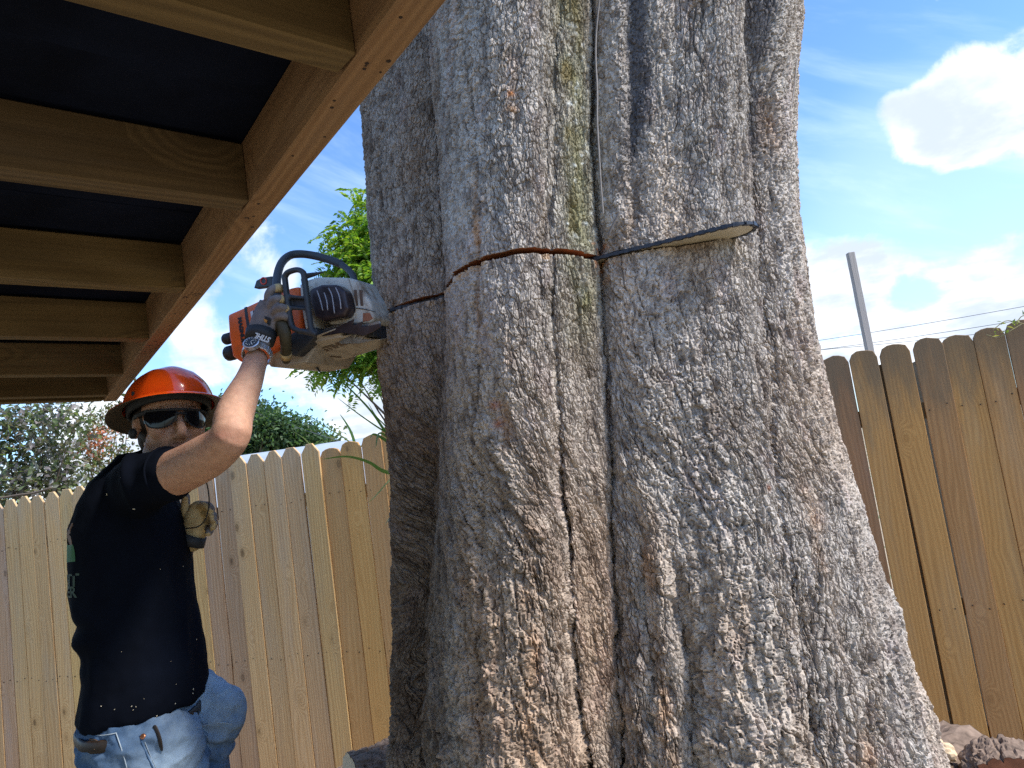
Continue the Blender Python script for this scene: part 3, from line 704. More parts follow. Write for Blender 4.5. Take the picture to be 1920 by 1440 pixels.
# ================================================================== CHAINSAW
Pn = at_z(1125, 484, ZK); Pt = at_z(1409, 413, ZK)
FS = nrm(Pt-Pn); US = V(FS[1], -FS[0], 0); SO = Pn-US*.050; UP = V(0, 0, 1)
SB = SO - FS*(np.dot(SO-V(-.42, 0, 0), FS) if False else 0)
def S_(zx, zy, d=0.0): return at_plane(390+zx/4.8, 420+zy/4.8, SO+US*d, US)
M_ORG = plain('orange_plastic', (.80, .135, .018), .38, 0, .10, 30, 0, .5, (.25, .12, .06), .25)
M_GRY = plain('grey_plastic', (.50, .475, .42), .45, 0, .10, 30, 0, .4, (.16, .09, .045), .75)
M_BGE = plain('oily_beige_plastic', (.40, .345, .275), .42, 0, .15, 26, 0, .45, (.12, .075, .045), .7)
M_BLK = plain('black_plastic', (.030, .033, .038), .48, 0, .2, 40, .15, .4)
M_HDL = plain('handle_rubber', (.045, .050, .058), .55, 0, .15, 40, .1, .4)
M_MUF = plain('muffler_steel', (.055, .040, .042), .30, .5, .2, 40, .1, .5)
M_STL = plain('oily_steel', (.33, .31, .28), .35, .85, .2, 60, .1)
M_BAR = plain('bar_steel', (.50, .45, .35), .5, .1, .06, 14, 0, .4, (.20, .16, .11), .35)
M_CHN = plain('chain_steel', (.035, .037, .045), .38, .4, .6, 160)
M_LBL = plain('white_label', (.62, .62, .62), .4, 0, .05)
M_INK = plain('black_ink', (.012, .012, .013), .5, 0, .05)
M_INKB = plain('brown_ink', (.10, .055, .03), .5, 0, .05)
M_RED = plain('red_emblem', (.62, .06, .03), .4, 0, .05)
saw = empty('chainsaw', SO-FS*.55, 'orange and grey chainsaw with its long bar buried in the trunk cut', 'chainsaw')
def sprism(name, pts, d, depth, mat, parent=saw, bev=.005, segs=3, slope=None, smooth=True):
    P_ = [S_(x, y, d if len(q) == 0 else q[0]) for (x, y, *q) in pts]
    v, f = prism(P_, -US*depth if slope is None else slope); o = solid(name, v, f, mat, parent, bev, segs); return o
# guide bar and chain
L = float(np.dot(Pt-SO, FS)); xs = -.56
hw = .050; nose = .046
def bar_out(off):
    a = [(xs, hw+off), (L-.30, hw+off)]
    arc = [(L-nose+(nose+off)*math.cos(t_), (nose+off)*math.sin(t_)) for t_ in np.linspace(math.pi/2, -math.pi/2, 15)]
    return a+arc+[(L-.30, -hw-off), (xs, -hw-off)]
v, f = prism([SO+FS*a+US*b_-UP*.0024 for a, b_ in bar_out(-.002)], UP*.0048); solid('guide_bar', v, f, M_BAR, saw, .0008, 1)
pts = np.array([SO+FS*a+US*b_ for a, b_ in bar_out(.0035)]); segl = np.linalg.norm(np.diff(pts, axis=0), axis=1); cum = np.concatenate([[0], np.cumsum(segl)])
ch = MB(); k = 0; q = .01
while q < cum[-1]-.01:
    p = np.array([np.interp(q, cum, pts[:, i]) for i in range(3)]); p2 = np.array([np.interp(q+.004, cum, pts[:, i]) for i in range(3)]); tt_ = nrm(p2-p); nn = np.cross(tt_, UP)
    kind_ = k % 4
    if kind_ == 0: ch.add(*box(p-nn*0, tt_*.0066, -nn*.0052, UP*.0042)); ch.add(*box(p-nn*(-.0050)*-1+UP*.0012, tt_*.0045, nn*.0025, UP*.0034))
    elif kind_ == 2: ch.add(*box(p, tt_*.0066, nn*.0050, UP*.0042)); ch.add(*box(p-nn*.0050*-1-UP*.0012, tt_*.0045, nn*.0025, UP*.0034))
    else: ch.add(*box(p, tt_*.0058, nn*.0044, UP*.0030))
    q += .0118; k += 1
meshob('saw_chain', ch.v, ch.f, M_CHN, saw, smooth=False, kind='stuff')
# engine housing
hs = sprism('rear_cover', [(172, 815), (335, 745), (500, 668), (740, 575), (815, 560), (838, 760), (852, 1000), (745, 1060), (640, 1110), (420, 1215), (290, 1245), (215, 1195), (185, 1000)], .140, .20, M_ORG, bev=.010, segs=4)
v, f = prism([S_(x, y, .1415) for x, y in [(322, 752), (345, 742), (362, 850), (388, 1000), (396, 1090), (372, 1094), (352, 960), (334, 850)]], -US*.01); solid('cover_seam', v, f, M_BLK, hs, .001, 1)
lb = sprism('name_plate', [(375, 788), (470, 752), (500, 780), (470, 980), (412, 1000), (392, 900)], .1445, .01, M_LBL, hs, .002, 1)
ex = nrm(S_(385, 1020)-S_(365, 800)); 
lettering('lettering', 'MAGNUM', .017, S_(302, 965, .141), nrm(S_(316, 1060)-S_(288, 870)), nrm(S_(420, 930)-S_(300, 960)), M_INK, hs, .0012)
lettering('lettering', 'STIHL', .017, S_(428, 850, .1452), ex, nrm(S_(470, 800)-S_(380, 830)), M_INK, lb, .0012)
lettering('lettering', 'MS 660', .010, S_(412, 925, .1452), ex, nrm(S_(470, 800)-S_(380, 830)), M_INK, lb, .0005)
for (x, y, r_) in ((168, 1030, .016), (190, 1160, .021)):
    c_ = S_(x+22, y, .08); v, f = tube([c_+FS*.01, c_-FS*.012, c_-FS*.016], [r_, r_, r_*.85], 14, 1, cap=False); solid('tank_cap', v, f, M_BLK, saw, 0, smooth=True)
# brown block of the lower housing and the engine shadow side
sprism('crankcase', [(545, 1285), (560, 1160), (745, 1060), (850, 1000), (960, 985), (1000, 1060), (880, 1255), (700, 1290)], .115, .19, M_BGE, bev=.008)
sprism('engine_block', [(742, 985), (850, 940), (970, 930), (985, 990), (900, 1085), (790, 1190), (745, 1185)], .145, .12, M_BLK, bev=.006)
sprism('carburettor_strip', [(828, 545), (872, 540), (905, 760), (925, 935), (880, 945), (845, 760)], .150, .10, M_GRY, bev=.002)
# grey shroud, muffler
sh = sprism('top_shroud', [(880, 505), (985, 475), (1260, 482), (1345, 505), (1385, 585), (1455, 690), (1500, 840), (1465, 892), (1300, 905), (1100, 905), (930, 770)], .120, .13, M_GRY, bev=.012, segs=4)
v, f = tube([S_(1262, 748, .1212), S_(1400, 765, .1212), S_(1505, 790, .118)], .0011, 6, 2); meshob('shroud_seam', v, f, M_BLK, sh)
v, f = tube([S_(1265, 490, .1212), S_(1300, 600, .1212), S_(1330, 740, .1212), S_(1335, 900, .118)], .0010, 6, 2); meshob('shroud_seam', v, f, M_BGE, sh)
for x in (1325, 1372):
    sprism('vent', [(x-15, 592), (x+12, 592), (x+26, 735), (x-2, 735)], .1212, .004, M_INKB, sh, .001, 1)
M_RST = plain('rusty_patch', (.30, .11, .055), .6, 0, .3, 60)
sprism('scorched_panel', [(1392, 800), (1455, 798), (1482, 848), (1450, 872), (1390, 880)], .1208, .003, M_RST, sh, .001, 1)
mf = sprism('muffler', [(905, 585), (1015, 542), (1150, 540), (1232, 602), (1268, 760), (1232, 832), (1020, 872), (958, 840), (912, 700)], .150, .06, M_MUF, bev=.012, segs=4)
M_SLT = plain('worn_edge', (.34, .31, .32), .35, .4, .2, 60)
for a in ([(982, 600), (1012, 690), (1032, 775)], [(1047, 622), (1068, 690), (1077, 772)], [(1087, 580), (1115, 640), (1128, 720), (1138, 800)], [(1150, 575), (1175, 630), (1190, 690), (1197, 760)]):
    v, f = tube([S_(x, y, .1505) for x, y in a], .0017, 8, 3); meshob('rib', v, f, M_SLT, mf)
# lower clutch cover and bucking spikes
cc = sprism('clutch_cover', [(795, 1192, .10), (900, 1060, .13), (985, 1000, .145), (1180, 925, .135), (1200, 1005, .125), (1335, 985, .11), (1450, 1030, .09), (1552, 1040, .08), (1560, 1112, .03), (1270, 1205, .0), (1000, 1288, -.02), (925, 1262, .02)], .05, .05, M_BGE, bev=.004, slope=V(0, 0, .012)-US*.05)
def cover_pt(x, y):
    # a point on the sloping cover face, found by casting the sight line on to it
    d = Vector(ray(390+x/4.8, 420+y/4.8)).normalized(); me_ = cc.data; off = np.array(wloc(cc))
    bt = BVHTree.FromPolygons([Vector(np.array(v_.co)+off) for v_ in me_.vertices], [tuple(p_.vertices) for p_ in me_.polygons])
    h = bt.ray_cast(Vector(CO), d); return np.array(h[0])-np.array(d)*.002 if h[0] else S_(x, y, .08)
c0, c1_, c2_ = cover_pt(1130, 1105), cover_pt(1215, 1075), cover_pt(1118, 1070)
lettering('lettering', 'STIHL', .034, c0, c1_-c0, c2_-c0, M_INKB, cc, .0012)
v, f = tube([cover_pt(905, 1172), cover_pt(1000, 1190), cover_pt(1100, 1192), cover_pt(1195, 1198)], .0022, 7, 3); meshob('cover_rib', v, f, M_INKB, cc)
for d_, zz_ in ((.062, 0), (.030, 22)):
    sp = [(955, 990), (1050, 940), (1180, 900), (1215, 880), (1312, 832), (1296, 888), (1330, 880), (1392, 852), (1372, 902), (1440, 895), (1545, 872), (1552, 905), (1480, 950), (1400, 985), (1335, 972), (1200, 958), (1050, 985)]
    sprism('bumper_spike', [(x, y+zz_) for x, y in sp], .150-d_*.5, .004, M_STL if d_ > .05 else M_MUF, bev=.0008, segs=1)
sprism('bumper_spike', [(1170, 1060), (1250, 1020), (1342, 980), (1322, 1022), (1420, 995), (1385, 1035), (1500, 1040), (1380, 1075), (1200, 1080)], .118, .004, M_STL, bev=.0008, segs=1)
sprism('sprocket_box', [(1165, 965), (1330, 920), (1490, 895), (1495, 1015), (1335, 1000), (1200, 1015)], .105, .06, M_BLK, bev=.004)
v, f = tube([S_(975, 1285, .03), S_(1000, 1320, .03), S_(1022, 1345, .03)], [.0035, .003, .001], 6, 2); meshob('chain_catcher', v, f, M_BLK, saw)
# wrap handle and hand guard
v, f = tube([S_(700, 1205, .09), S_(690, 1040, .165), S_(655, 830, .195), S_(622, 620, .195), S_(622, 480, .165), S_(660, 355, .12), S_(735, 285, .08), S_(830, 270, .055), S_(950, 284, .03), S_(1080, 318, .02), S_(1190, 358, .015)], .0108, 14, 5, ref=US); meshob('wrap_handle', v, f, M_HDL, saw)
v, f = tube([S_(1185, 356, .015), S_(1255, 405, .02), S_(1305, 465, .03), S_(1335, 560, .04)], [.0092, .0086, .0085, .0085], 12, 4, ref=US); meshob('wrap_handle_end', v, f, M_HDL, saw)
g = MB()
for path, r_ in (([(690, 475), (722, 435), (800, 412), (852, 432), (866, 475), (888, 640), (925, 920), (955, 985)], .0070), ([(690, 475), (700, 560), (722, 740), (752, 905), (800, 955), (880, 970), (960, 990)], .0070)):
    g.add(*tube([S_(x, y, .222) for x, y in path], r_, 10, 4, ref=US, flat=1.3))
g.add(*tube([S_(862, 500, .19), S_(888, 640, .205), S_(925, 920, .20)], .0075, 10, 3, ref=US))
v0, f0 = prism([S_(x, y, .224) for x, y in [(716, 632), (880, 652), (886, 676), (722, 668)]], -US*.012); g.add(v0, f0)
v0, f0 = prism([S_(x, y, .224) for x, y in [(735, 735), (900, 752), (905, 776), (745, 770)]], -US*.012); g.add(v0, f0)
v0, f0 = prism([S_(x, y, .212) for x, y in [(722, 660), (882, 672), (900, 755), (738, 742)]], -US*.006); g.add(v0, f0)
gme = remesh(np.array(g.v)-wloc(saw), g.f, .0022, 3, 'hand_guard', .4); objm('hand_guard', gme, M_BLK, saw)
v, f = tube([S_(880, 470, .19), S_(960, 452, .185), S_(1040, 432, .18)], [.0075, .005, .0012], 10, 3, ref=US); meshob('throttle_lever', v, f, M_BLK, saw)
er = sprism('guard_lug', [(410, 578), (432, 508), (482, 482), (575, 468), (578, 560), (500, 566)], .150, .022, M_HDL, bev=.003)
v, f = tube([S_(500+26*math.cos(t_), 512+30*math.sin(t_), .151) for t_ in np.linspace(0, 2*math.pi, 16)], .0017, 6, 1, cap=False); meshob('emblem', v, f, M_RED, er)

# ================================================================== THE MAN
BF = nrm(V(.97, .24, 0)); BR = V(.24, -.97, 0); BR = nrm(BR)      # facing, and his right hand side (towards the camera)
M_SKIN, t, b = newmat('skin'); c = N(t, 'ShaderNodeTexCoord').outputs['Object']
a_ = N(t, 'ShaderNodeAttribute', None, attribute_name='tone').outputs['Color']
n_ = noise(t, c, 60, 5, .6).outputs[0]; nh = noise(t, mapping(t, c, (1, 1, .35)), 420, 3, .6).outputs[0]
a_ = mix(t, mr(t, noise(t, c, 17, 5, .65, .5).outputs[0], .42, .68, 0, .45), a_, (.40, .19, .125))
k = M_(t, 'ADD', mr(t, n_, .3, .7, .84, 1.12, False), mr(t, nh, .45, .75, 0, -.10, False))
sets(t, b, col=mix(t, 1.0, a_, N(t, 'ShaderNodeCombineColor', {0: k, 1: k, 2: k}).outputs[0], 'MULTIPLY'), rough=.60, sss=.10, spec=.28, normal=bump(t, M_(t, 'ADD', nh, M_(t, 'MULTIPLY', noise(t, c, 90, 4, .6).outputs[0], 1.5)), .3, .0018))
b.inputs['Subsurface Radius'].default_value = (.012, .005, .003); b.inputs['Subsurface Scale'].default_value = 1.0
M_SHIRT = plain('black_cotton', (.0040, .0055, .0105), .92, 0, .35, 7, .25, .05, bs=900)
M_LTHR = plain('brown_leather', (.022, .013, .008), .5, 0, .25, 40, .2)
M_GLV = plain('grey_glove_cloth', (.20, .175, .165), .85, 0, .15, 60, .4, .2, (.08, .06, .05), .5, bs=700)
M_GTAN = plain('tan_glove_leather', (.50, .36, .17), .7, 0, .15, 50, .2, .3, (.12, .08, .05), .6)
M_GDRK = plain('dark_glove_leather', (.06, .05, .028), .6, 0, .25, 50, .2, .3)
M_CUFF = plain('black_neoprene', (.018, .019, .021), .7, 0, .1, 60, .2)
M_WHT = plain('white_print', (.62, .62, .60), .6, 0, .1)
mt, t, b = newmat('denim'); c = N(t, 'ShaderNodeTexCoord').outputs['Object']
fa = N(t, 'ShaderNodeAttribute', None, attribute_name='fade').outputs['Color']
n1_ = noise(t, c, 9, 6, .65, .4).outputs[0]; n2_ = noise(t, mapping(t, c, (1, 1, 1)), 700, 3, .6).outputs[0]; n3_ = noise(t, c, 4, 4, .6).outputs[0]
fsum = M_(t, 'ADD', N(t, 'ShaderNodeSeparateColor', {0: fa}).outputs[0], M_(t, 'MULTIPLY', M_(t, 'SUBTRACT', n1_, .5), .9))
col = mix(t, mr(t, fsum, .05, .95), (.045, .095, .19), (.36, .46, .56)); col = mix(t, mr(t, n3_, .55, .75, 0, .35), col, (.28, .23, .16))
k = mr(t, n2_, .3, .7, .8, 1.2, False); col = mix(t, 1.0, col, N(t, 'ShaderNodeCombineColor', {0: k, 1: k, 2: k}).outputs[0], 'MULTIPLY')
sets(t, b, col=col, rough=.9, spec=.15, normal=bump(t, n2_, .3, .001)); M_DEN = mt
YT = 1.95
foot = at(285, 1440, 1.84); foot[2] = 0
man = empty('person', (foot[0], foot[1], float(gz(foot[0], foot[1]))), 'man in orange hard hat and black shirt reaching up to hold a chainsaw', 'person')
# ---- head frame
Fh = nrm(V(.62, -.78, -.03)); roll_ = math.radians(4)
Rh = nrm(np.cross(Fh, UP)); Uh = np.cross(Rh, Fh)
Rh, Uh = Rh*math.cos(roll_)+Uh*math.sin(roll_), Uh*math.cos(roll_)-Rh*math.sin(roll_)
HC = at(319, 795, 1.90)
def H(f, s, u): return HC+Fh*f+Rh*s+Uh*u            # s: to his right
body = MB()
def E_(f, s, u, rf, rs, ru, nu=18, nv=12): body.add(*ellip(H(f, s, u), Fh*rf, Rh*rs, Uh*ru, nu, nv))
E_(-.012, 0, .030, .098, .077, .095); E_(.018, 0, -.045, .072, .060, .080); E_(.062, 0, -.105, .030, .030, .024)
E_(.076, 0, .026, .018, .054, .013)
for s_ in (-1, 1):
    E_(.058, s_*.040, -.020, .028, .024, .026); E_(-.008, s_*.079, -.008, .018, .008, .032); E_(.100, s_*.011, -.040, .010, .008, .008)
    E_(.015, s_*.050, -.075, .045, .016, .034)
body.add(*tube([H(.082, 0, .020), H(.098, 0, -.006), H(.115, 0, -.030), H(.108, 0, -.041)], [.008, .010, .0125, .009], 10, 3))
E_(.086, 0, -.061, .010, .026, .0065); E_(.084, 0, -.074, .011, .023, .0075)
neck0 = at(252, 905, YT-.02)
body.add(*tube([H(-.028, 0, -.03), H(-.045, 0, -.10), neck0], [.058, .058, .066], 16, 4))
# ---- arms
WR = S_(432, 1225, .262); EL = at(431, 818, 1.62); SHr = at(268, 908, 1.80)
armr = [(SHr, .064), (at(330, 886, 1.735), .0545), (at(385, 858, 1.665), .0505), (at(418, 834, 1.63), .0445), (EL+(at(437, 806, 1.61)-EL)*.5, .0415)]
def lerp(a, b_, k): return a*(1-k)+b_*k
armr += [(lerp(EL, WR, .22)+V(-.006, 0, .0), .0425), (lerp(EL, WR, .42)+V(-.006, 0, 0), .0400), (lerp(EL, WR, .70), .0325), (lerp(EL, WR, .92), .0285), (WR, .0285)]
body.add(*tube([p for p, _ in armr], [r for _, r in armr], 18, 4))
body.add(*ellip(at(438, 831, 1.61), V(.015, 0, 0), V(0, .02, 0), V(0, 0, .014)))           # point of the elbow
SHl = at(262, 915, 2.13); ELl = at(318, 1075, 2.20); WRl = at(350, 1012, 2.06)
body.add(*tube([SHl, lerp(SHl, ELl, .5), ELl], [.06, .050, .045], 14, 3)); body.add(*tube([ELl, lerp(ELl, WRl, .4), WRl], [.045, .040, .027], 14, 3))
# ---- trunk and legs of the body, slimmer than the clothes
def tz(x, y): return at(x, y, YT)
body.add(*tube([neck0+V(0, 0, -.04), tz(247, 960), tz(249, 1060), tz(260, 1180), tz(270, 1290), tz(272, 1370)], [.075, .100, .105, .098, .105, .112], 16, 3))
body.add(*tube([SHr, neck0+V(0, 0, -.06), SHl], [.05, .07, .05], 12, 3))
HPr, HPl = at(282, 1395, 1.875), at(330, 1315, 2.07)
g0 = float(gz(foot[0], foot[1]))
KNr = V(HPr[0]+.045, HPr[1]-.02, .53); ANr = V(foot[0]+.0, foot[1]+.03, g0+.10)
KNl = at(404, 1330, 2.03); ANl = at(352, 1640, 2.10)
for pth, rr in (([HPr, KNr, ANr], [.085, .055, .04]), ([HPl, KNl], [.08, .055]), ([KNl, ANl], [.052, .04])): body.add(*tube(pth, rr, 12, 4))
mw = np.array(wloc(man))
bm_ = remesh(np.array(body.v)-mw, body.f, .0045, 5, 'body', .45)
cb = co_of(bm_)+mw; rel = cb-HC; hf, hs_, hu = rel@Fh, rel@Rh, rel@Uh
tone = np.tile(np.array([.50, .285, .19]), (len(cb), 1))
headm = (np.abs(hs_) < .1) & (hu > -.16) & (np.abs(hf) < .14)
beard = headm*sstep(-hu, .035, .06)*sstep(hf+.02-.4*np.abs(hu+.07), -.06, .0)*(1-sstep(hu, -.045, -.03)*0)
lips = np.exp(-((hu+.067)/.010)**2-((hs_)/.022)**2)*sstep(hf, .07, .085)
tone = tone*(1-.45*beard[:, None])+np.array([.10, .065, .045])*.45*beard[:, None]
tone = tone*(1-.5*lips[:, None])+np.array([.36, .12, .09])*.5*lips[:, None]
elb = np.exp(-np.sum((cb-at(450, 830, 1.575))**2, axis=1)/.0007); tone = tone*(1-.35*elb[:, None])+np.array([.46, .20, .14])*.35*elb[:, None]
set_col(bm_, 'tone', tone)
objm('body', bm_, M_SKIN, man)
# ---- hair
hr = MB(); hr.add(*ellip(H(-.022, 0, .026), Fh*.096, Rh*.081, Uh*.098)); hr.add(*ellip(H(-.055, 0, -.03), Fh*.050, Rh*.066, Uh*.06))
M_HAIR = plain('dark_hair', (.022, .014, .010), .7, 0, .4, 90, .6, .3, bs=500)
meshob('hair', hr.v, hr.f, M_HAIR, man)
v, f = ellip(H(.004, .088, -.024), Fh*.014, Rh*.010, Uh*.014, 12, 8); meshob('ear_plug', v, f, M_CUFF, man)
# ---- hard hat
mt, t, b = newmat('hat_orange'); c = N(t, 'ShaderNodeTexCoord').outputs['Object']
n_ = noise(t, c, 35, 6, .65).outputs[0]
sets(t, b, col=mix(t, mr(t, n_, .5, .7, 0, .35), (.84, .085, .006), (.62, .06, .008)), rough=mr(t, n_, .3, .7, .10, .26, False), spec=.5, coat=.5); M_HAT = mt
M_HATB = plain('hat_lining', (.105, .080, .055), .6, 0, .2, 30)
tb_ = math.radians(12)
Uk = nrm(Uh*math.cos(tb_)-Fh*math.sin(tb_)*1.0); Fk = nrm(np.cross(Uk, Rh)); Fk = Fk if np.dot(Fk, Fh) > 0 else -Fk; Rk = np.cross(Fk, Uk)
KC = H(-.008, 0, .040)
NA = 56; rings_ = []
for u in np.linspace(0, 1, 15):
    e = u*math.pi/2; ring_ = []
    for a in np.linspace(0, 2*math.pi, NA, endpoint=False):
        cr_ = math.cos(e)**.82 if e < 1.56 else .02
        rf, rs = .128*cr_, .108*cr_
        rid = .0045*math.exp(-(math.sin(a)*cr_*4.5)**2)*math.sin(e)**.5 + .0022*math.exp(-((abs(math.sin(a))*cr_-.42)*11)**2)*math.sin(e)
        ring_.append(KC+Fk*rf*math.cos(a)+Rk*rs*math.sin(a)+Uk*(.099*math.sin(e)+rid))
    rings_.append(ring_)
v, f = loft(rings_, True); f = f[:-2]+[f[-1]]
hat = meshob('hard_hat', v, f, M_HAT, man)
br = []
for (s0, du) in ((1.0, 0.004), (1.06, .0025), (1.14, -.003), (1.24, -.011), (1.275, -.0145), (1.28, -.017), (1.265, -.0175), (1.22, -.0145), (1.12, -.007), (1.0, -.001)):
    br.append([KC+Fk*(.128+(.150*(s0-1)))*math.cos(a)+Rk*(.108+.140*(s0-1))*math.sin(a)+Uk*(du-.006*(s0-1)/.28*max(0, -math.cos(a))) for a in np.linspace(0, 2*math.pi, NA, endpoint=False)])
v, f = loft(br[:6], False); meshob('brim', v, f, M_HAT, hat)
v, f = loft(br[5:], False); meshob('brim_lining', v, f, M_HATB, hat)
rb = [[KC+Fk*(.126-q)*math.cos(a)*.97+Rk*(.106-q)*math.sin(a)*.97+Uk*(hh) for a in np.linspace(0, 2*math.pi, NA, endpoint=False)] for q, hh in ((.002, .02), (.004, -.012), (.012, -.014), (.016, .02))]
v, f = loft(rb, False); meshob('sweatband', v, f, M_CUFF, hat)
a = math.radians(63); e_ = .20
pv_ = KC+Fk*.128*math.cos(e_)**.82*math.cos(a)+Rk*.108*math.cos(e_)**.82*math.sin(a)+Uk*.099*math.sin(e_); nv_ = nrm(Fk*math.cos(a)/.128+Rk*math.sin(a)/.108)
v, f = tube([pv_-nv_*.002, pv_+nv_*.0008], [.0058, .0058], 12, 1, cap=False); solid('vent_hole', v, f, M_CUFF, hat, 0)
# ---- wrap-around sunglasses
mt, t, b = newmat('dark_lens'); sets(t, b, col=(.006, .006, .008), rough=.06, spec=.35, coat=.0); M_LENS = mt
gl = MB()
def gp(a, u, r=.094): return H(.006+r*math.cos(a)*1.02, r*math.sin(a)*.86, u+.002)
fr_ = MB()
fr_.add(*tube([gp(a, .0235, .0955) for a in np.linspace(-1.08, 1.08, 21)], .0032, 8, 1, ref=Uh))
for sgn in (-1, 1):
    fr_.add(*tube([gp(sgn*1.06, .020), H(.03, sgn*.083, .018), H(-.01, sgn*.084, .012), H(-.03, sgn*.081, .0)], [.0058, .0055, .0035, .003], 8, 4, ref=Uh, flat=1.0))
    fr_.add(*tube([gp(sgn*.10, .018, .096), gp(sgn*.16, .002, .0955), gp(sgn*.30, -.014, .0955), gp(sgn*.60, -.0205, .0955), gp(sgn*.92, -.014, .095), gp(sgn*1.08, .008, .0945)], .0019, 7, 4))
fr_.add(*tube([gp(-.13, .012, .097), gp(0, .014, .0985), gp(.13, .012, .097)], .0032, 8, 3))
gob = meshob('sunglasses', fr_.v, fr_.f, M_CUFF, man)
for sgn in (-1, 1):
    G = []
    for k_ in range(13):
        q = k_/12; a = .10+q*.97; lo_ = -.020*math.sin(min(1, q*1.9+.12)*math.pi/2)*(1-.75*max(0, q-.72)/.28); hi_ = .023
        G.append([gp(sgn*a, lo_+(hi_-lo_)*j/6, .0955+.0012*math.sin(math.pi*j/6)) for j in range(7)])
    v = [p for R in G for p in R]; f = [(i*7+j, (i+1)*7+j, (i+1)*7+j+1, i*7+j+1) for i in range(12) for j in range(6)]
    v2 = v+[p-Fh*.002 for p in v]; n0 = len(v); f2 = f+[tuple(i+n0 for i in reversed(q)) for q in f]
    meshob('lens', v2, f2, M_LENS, gob)
# ---- T-shirt
st_ = MB()
def ring_b(cx_, cy_, hf_, hs2, n=28, tilt=(0, 0), Y=YT):
    c_ = at(cx_, cy_, Y); return [c_+BF*hf_*math.copysign(abs(math.cos(a))**.85, math.cos(a))+BR*hs2*math.copysign(abs(math.sin(a))**.85, math.sin(a))+UP*(tilt[0]*math.cos(a)+tilt[1]*math.sin(a)) for a in np.linspace(0, 2*math.pi, n, endpoint=False)]
R_ = [ring_b(270, 1314, .142, .180, tilt=(.004, -.012)), ring_b(272, 1288, .138, .183, tilt=(.002, -.006)), ring_b(273, 1250, .131, .182), ring_b(262, 1180, .130, .178), ring_b(250, 1100, .130, .180), ring_b(247, 1030, .135, .188),
      ring_b(240, 980, .128, .195), ring_b(241, 935, .105, .190), ring_b(246, 900, .088, .160), ring_b(251, 876, .064, .098), ring_b(256, 858, .050, .060), ring_b(258, 850, .045, .052)]
st_.add(*loft(R_))
st_.add(*tube([at(240, 935, 1.90), SHr+V(0, 0, .002), lerp(SHr, at(330, 886, 1.735), .55), at(317, 889, 1.748)], [.080, .070, .063, .062], 18, 4))
st_.add(*tube([at(245, 930, 2.05), SHl, lerp(SHl, ELl, .55)], [.085, .075, .066], 16, 4))
sme = remesh(np.array(st_.v)-mw, st_.f, .006, 9, 'shirt', .5)
c_ = co_of(sme); n_n = no_of(sme); w = c_+mw; hz_ = w[:, 2]
q1 = w@BF; q2 = w@BR
drape = fbm(q1*5+q2*4, hz_*2.2-q1*2.0, q2*5, 3, 300); crease = 1-np.abs(fbm(q1*6-hz_*2.5, q2*6+hz_*1.2, hz_*2.0, 3, 310))*2.2
lowk = 1-sstep(hz_, at(250, 1180, YT)[2], at(250, 1000, YT)[2])
d_ = .010*drape*(.6+.7*lowk)+.006*np.clip(crease, -.5, 1)*(.5+.9*lowk)+.0015*fbm(w[:, 0]*40, w[:, 1]*40, w[:, 2]*40, 2, 320)
# a bunched fold in the small of the back
fz = at(155, 1190, YT)[2]; bk_ = sstep(-(q1-np.median(q1)), .04, .12)
d_ += bk_*.55*(.016*np.exp(-((hz_-fz)/.016)**2)-.014*np.exp(-((hz_-fz-.035)/.015)**2)-.012*np.exp(-((hz_-fz+.04)/.022)**2))
# long drag line from the armpit to the hem, front side
d_ += .010*np.exp(-(((q1-np.median(q1))-.062-.10*(at(340, 1000, YT)[2]-hz_))/.014)**2)*sstep(q2-np.median(q2), .0, .08)
set_co(sme, c_+n_n*d_[:, None]); shirt = objm('shirt', sme, M_SHIRT, man)
cc_ = co_of(sme); sbt = BVHTree.FromPolygons([Vector(p) for p in cc_+mw], [tuple(p_.vertices) for p_ in sme.polygons])
slc, sld = at(318, 888, 1.747), nrm(at(330, 886, 1.735)-SHr); b1, b2 = frame_of(sld)
v, f = tube([slc+.063*(b1*math.cos(a)+b2*math.sin(a)) for a in np.linspace(0, 2*math.pi, 25)], .0035, 7, 1, cap=False); meshob('sleeve_hem', v, f, M_SHIRT, shirt)
def on_bvh(bt, x, y, off=.001):
    d = Vector(ray(x, y)).normalized(); h = bt.ray_cast(Vector(CO), d)
    return (np.array(h[0])+np.array(h[1])*off*(-1 if h[1].dot(d) > 0 else 1), np.array(h[1])) if h[0] is not None else (None, None)
def shirt_print(name, s, size, hgt, frac, mat):
    """print across the back, right ends reaching round to the near side"""
    v, f = text2d(s, size, .0008) if s else (np.array([(x, y) for x in np.linspace(-size, size, 7) for y in np.linspace(-size*.8, size*.8, 5)]), [(i*5+j, (i+1)*5+j, (i+1)*5+j+1, i*5+j+1) for i in range(6) for j in range(4)])
    base_ = at(245, hgt, YT); o_ = []
    xm = v[:, 0].max()
    for a, b_ in v:
        s2 = frac + (a-xm)                      # distance along his back from the spine, + to his right
        p0_ = base_ - BF*.45 + BR*s2 + UP*b_; h = sbt.ray_cast(Vector(p0_), Vector(BF))
        o_.append(np.array(h[0])-BF*.0016 if h[0] else p0_+BF*.3)
    meshob(name, o_, f, mat, shirt, smooth=False)
M_GRN = plain('green_print', (.020, .115, .032), .7, 0, .1); M_ORP = plain('orange_print', (.16, .075, .03), .7, 0, .1); M_GRD = plain('dark_green_print', (.018, .045, .022), .7, 0, .1)
shirt_print('print_lettering', 'TEAM', .075, 988, .155, M_ORP)
shirt_print('print_square', None, .025, 1018, .160, M_GRN)
shirt_print('print_lettering', 'MANAGEMENT', .042, 1066, .168, M_GRD)
shirt_print('print_lettering', 'ALDER', .036, 1086, .164, M_GRD)
fl = MB()
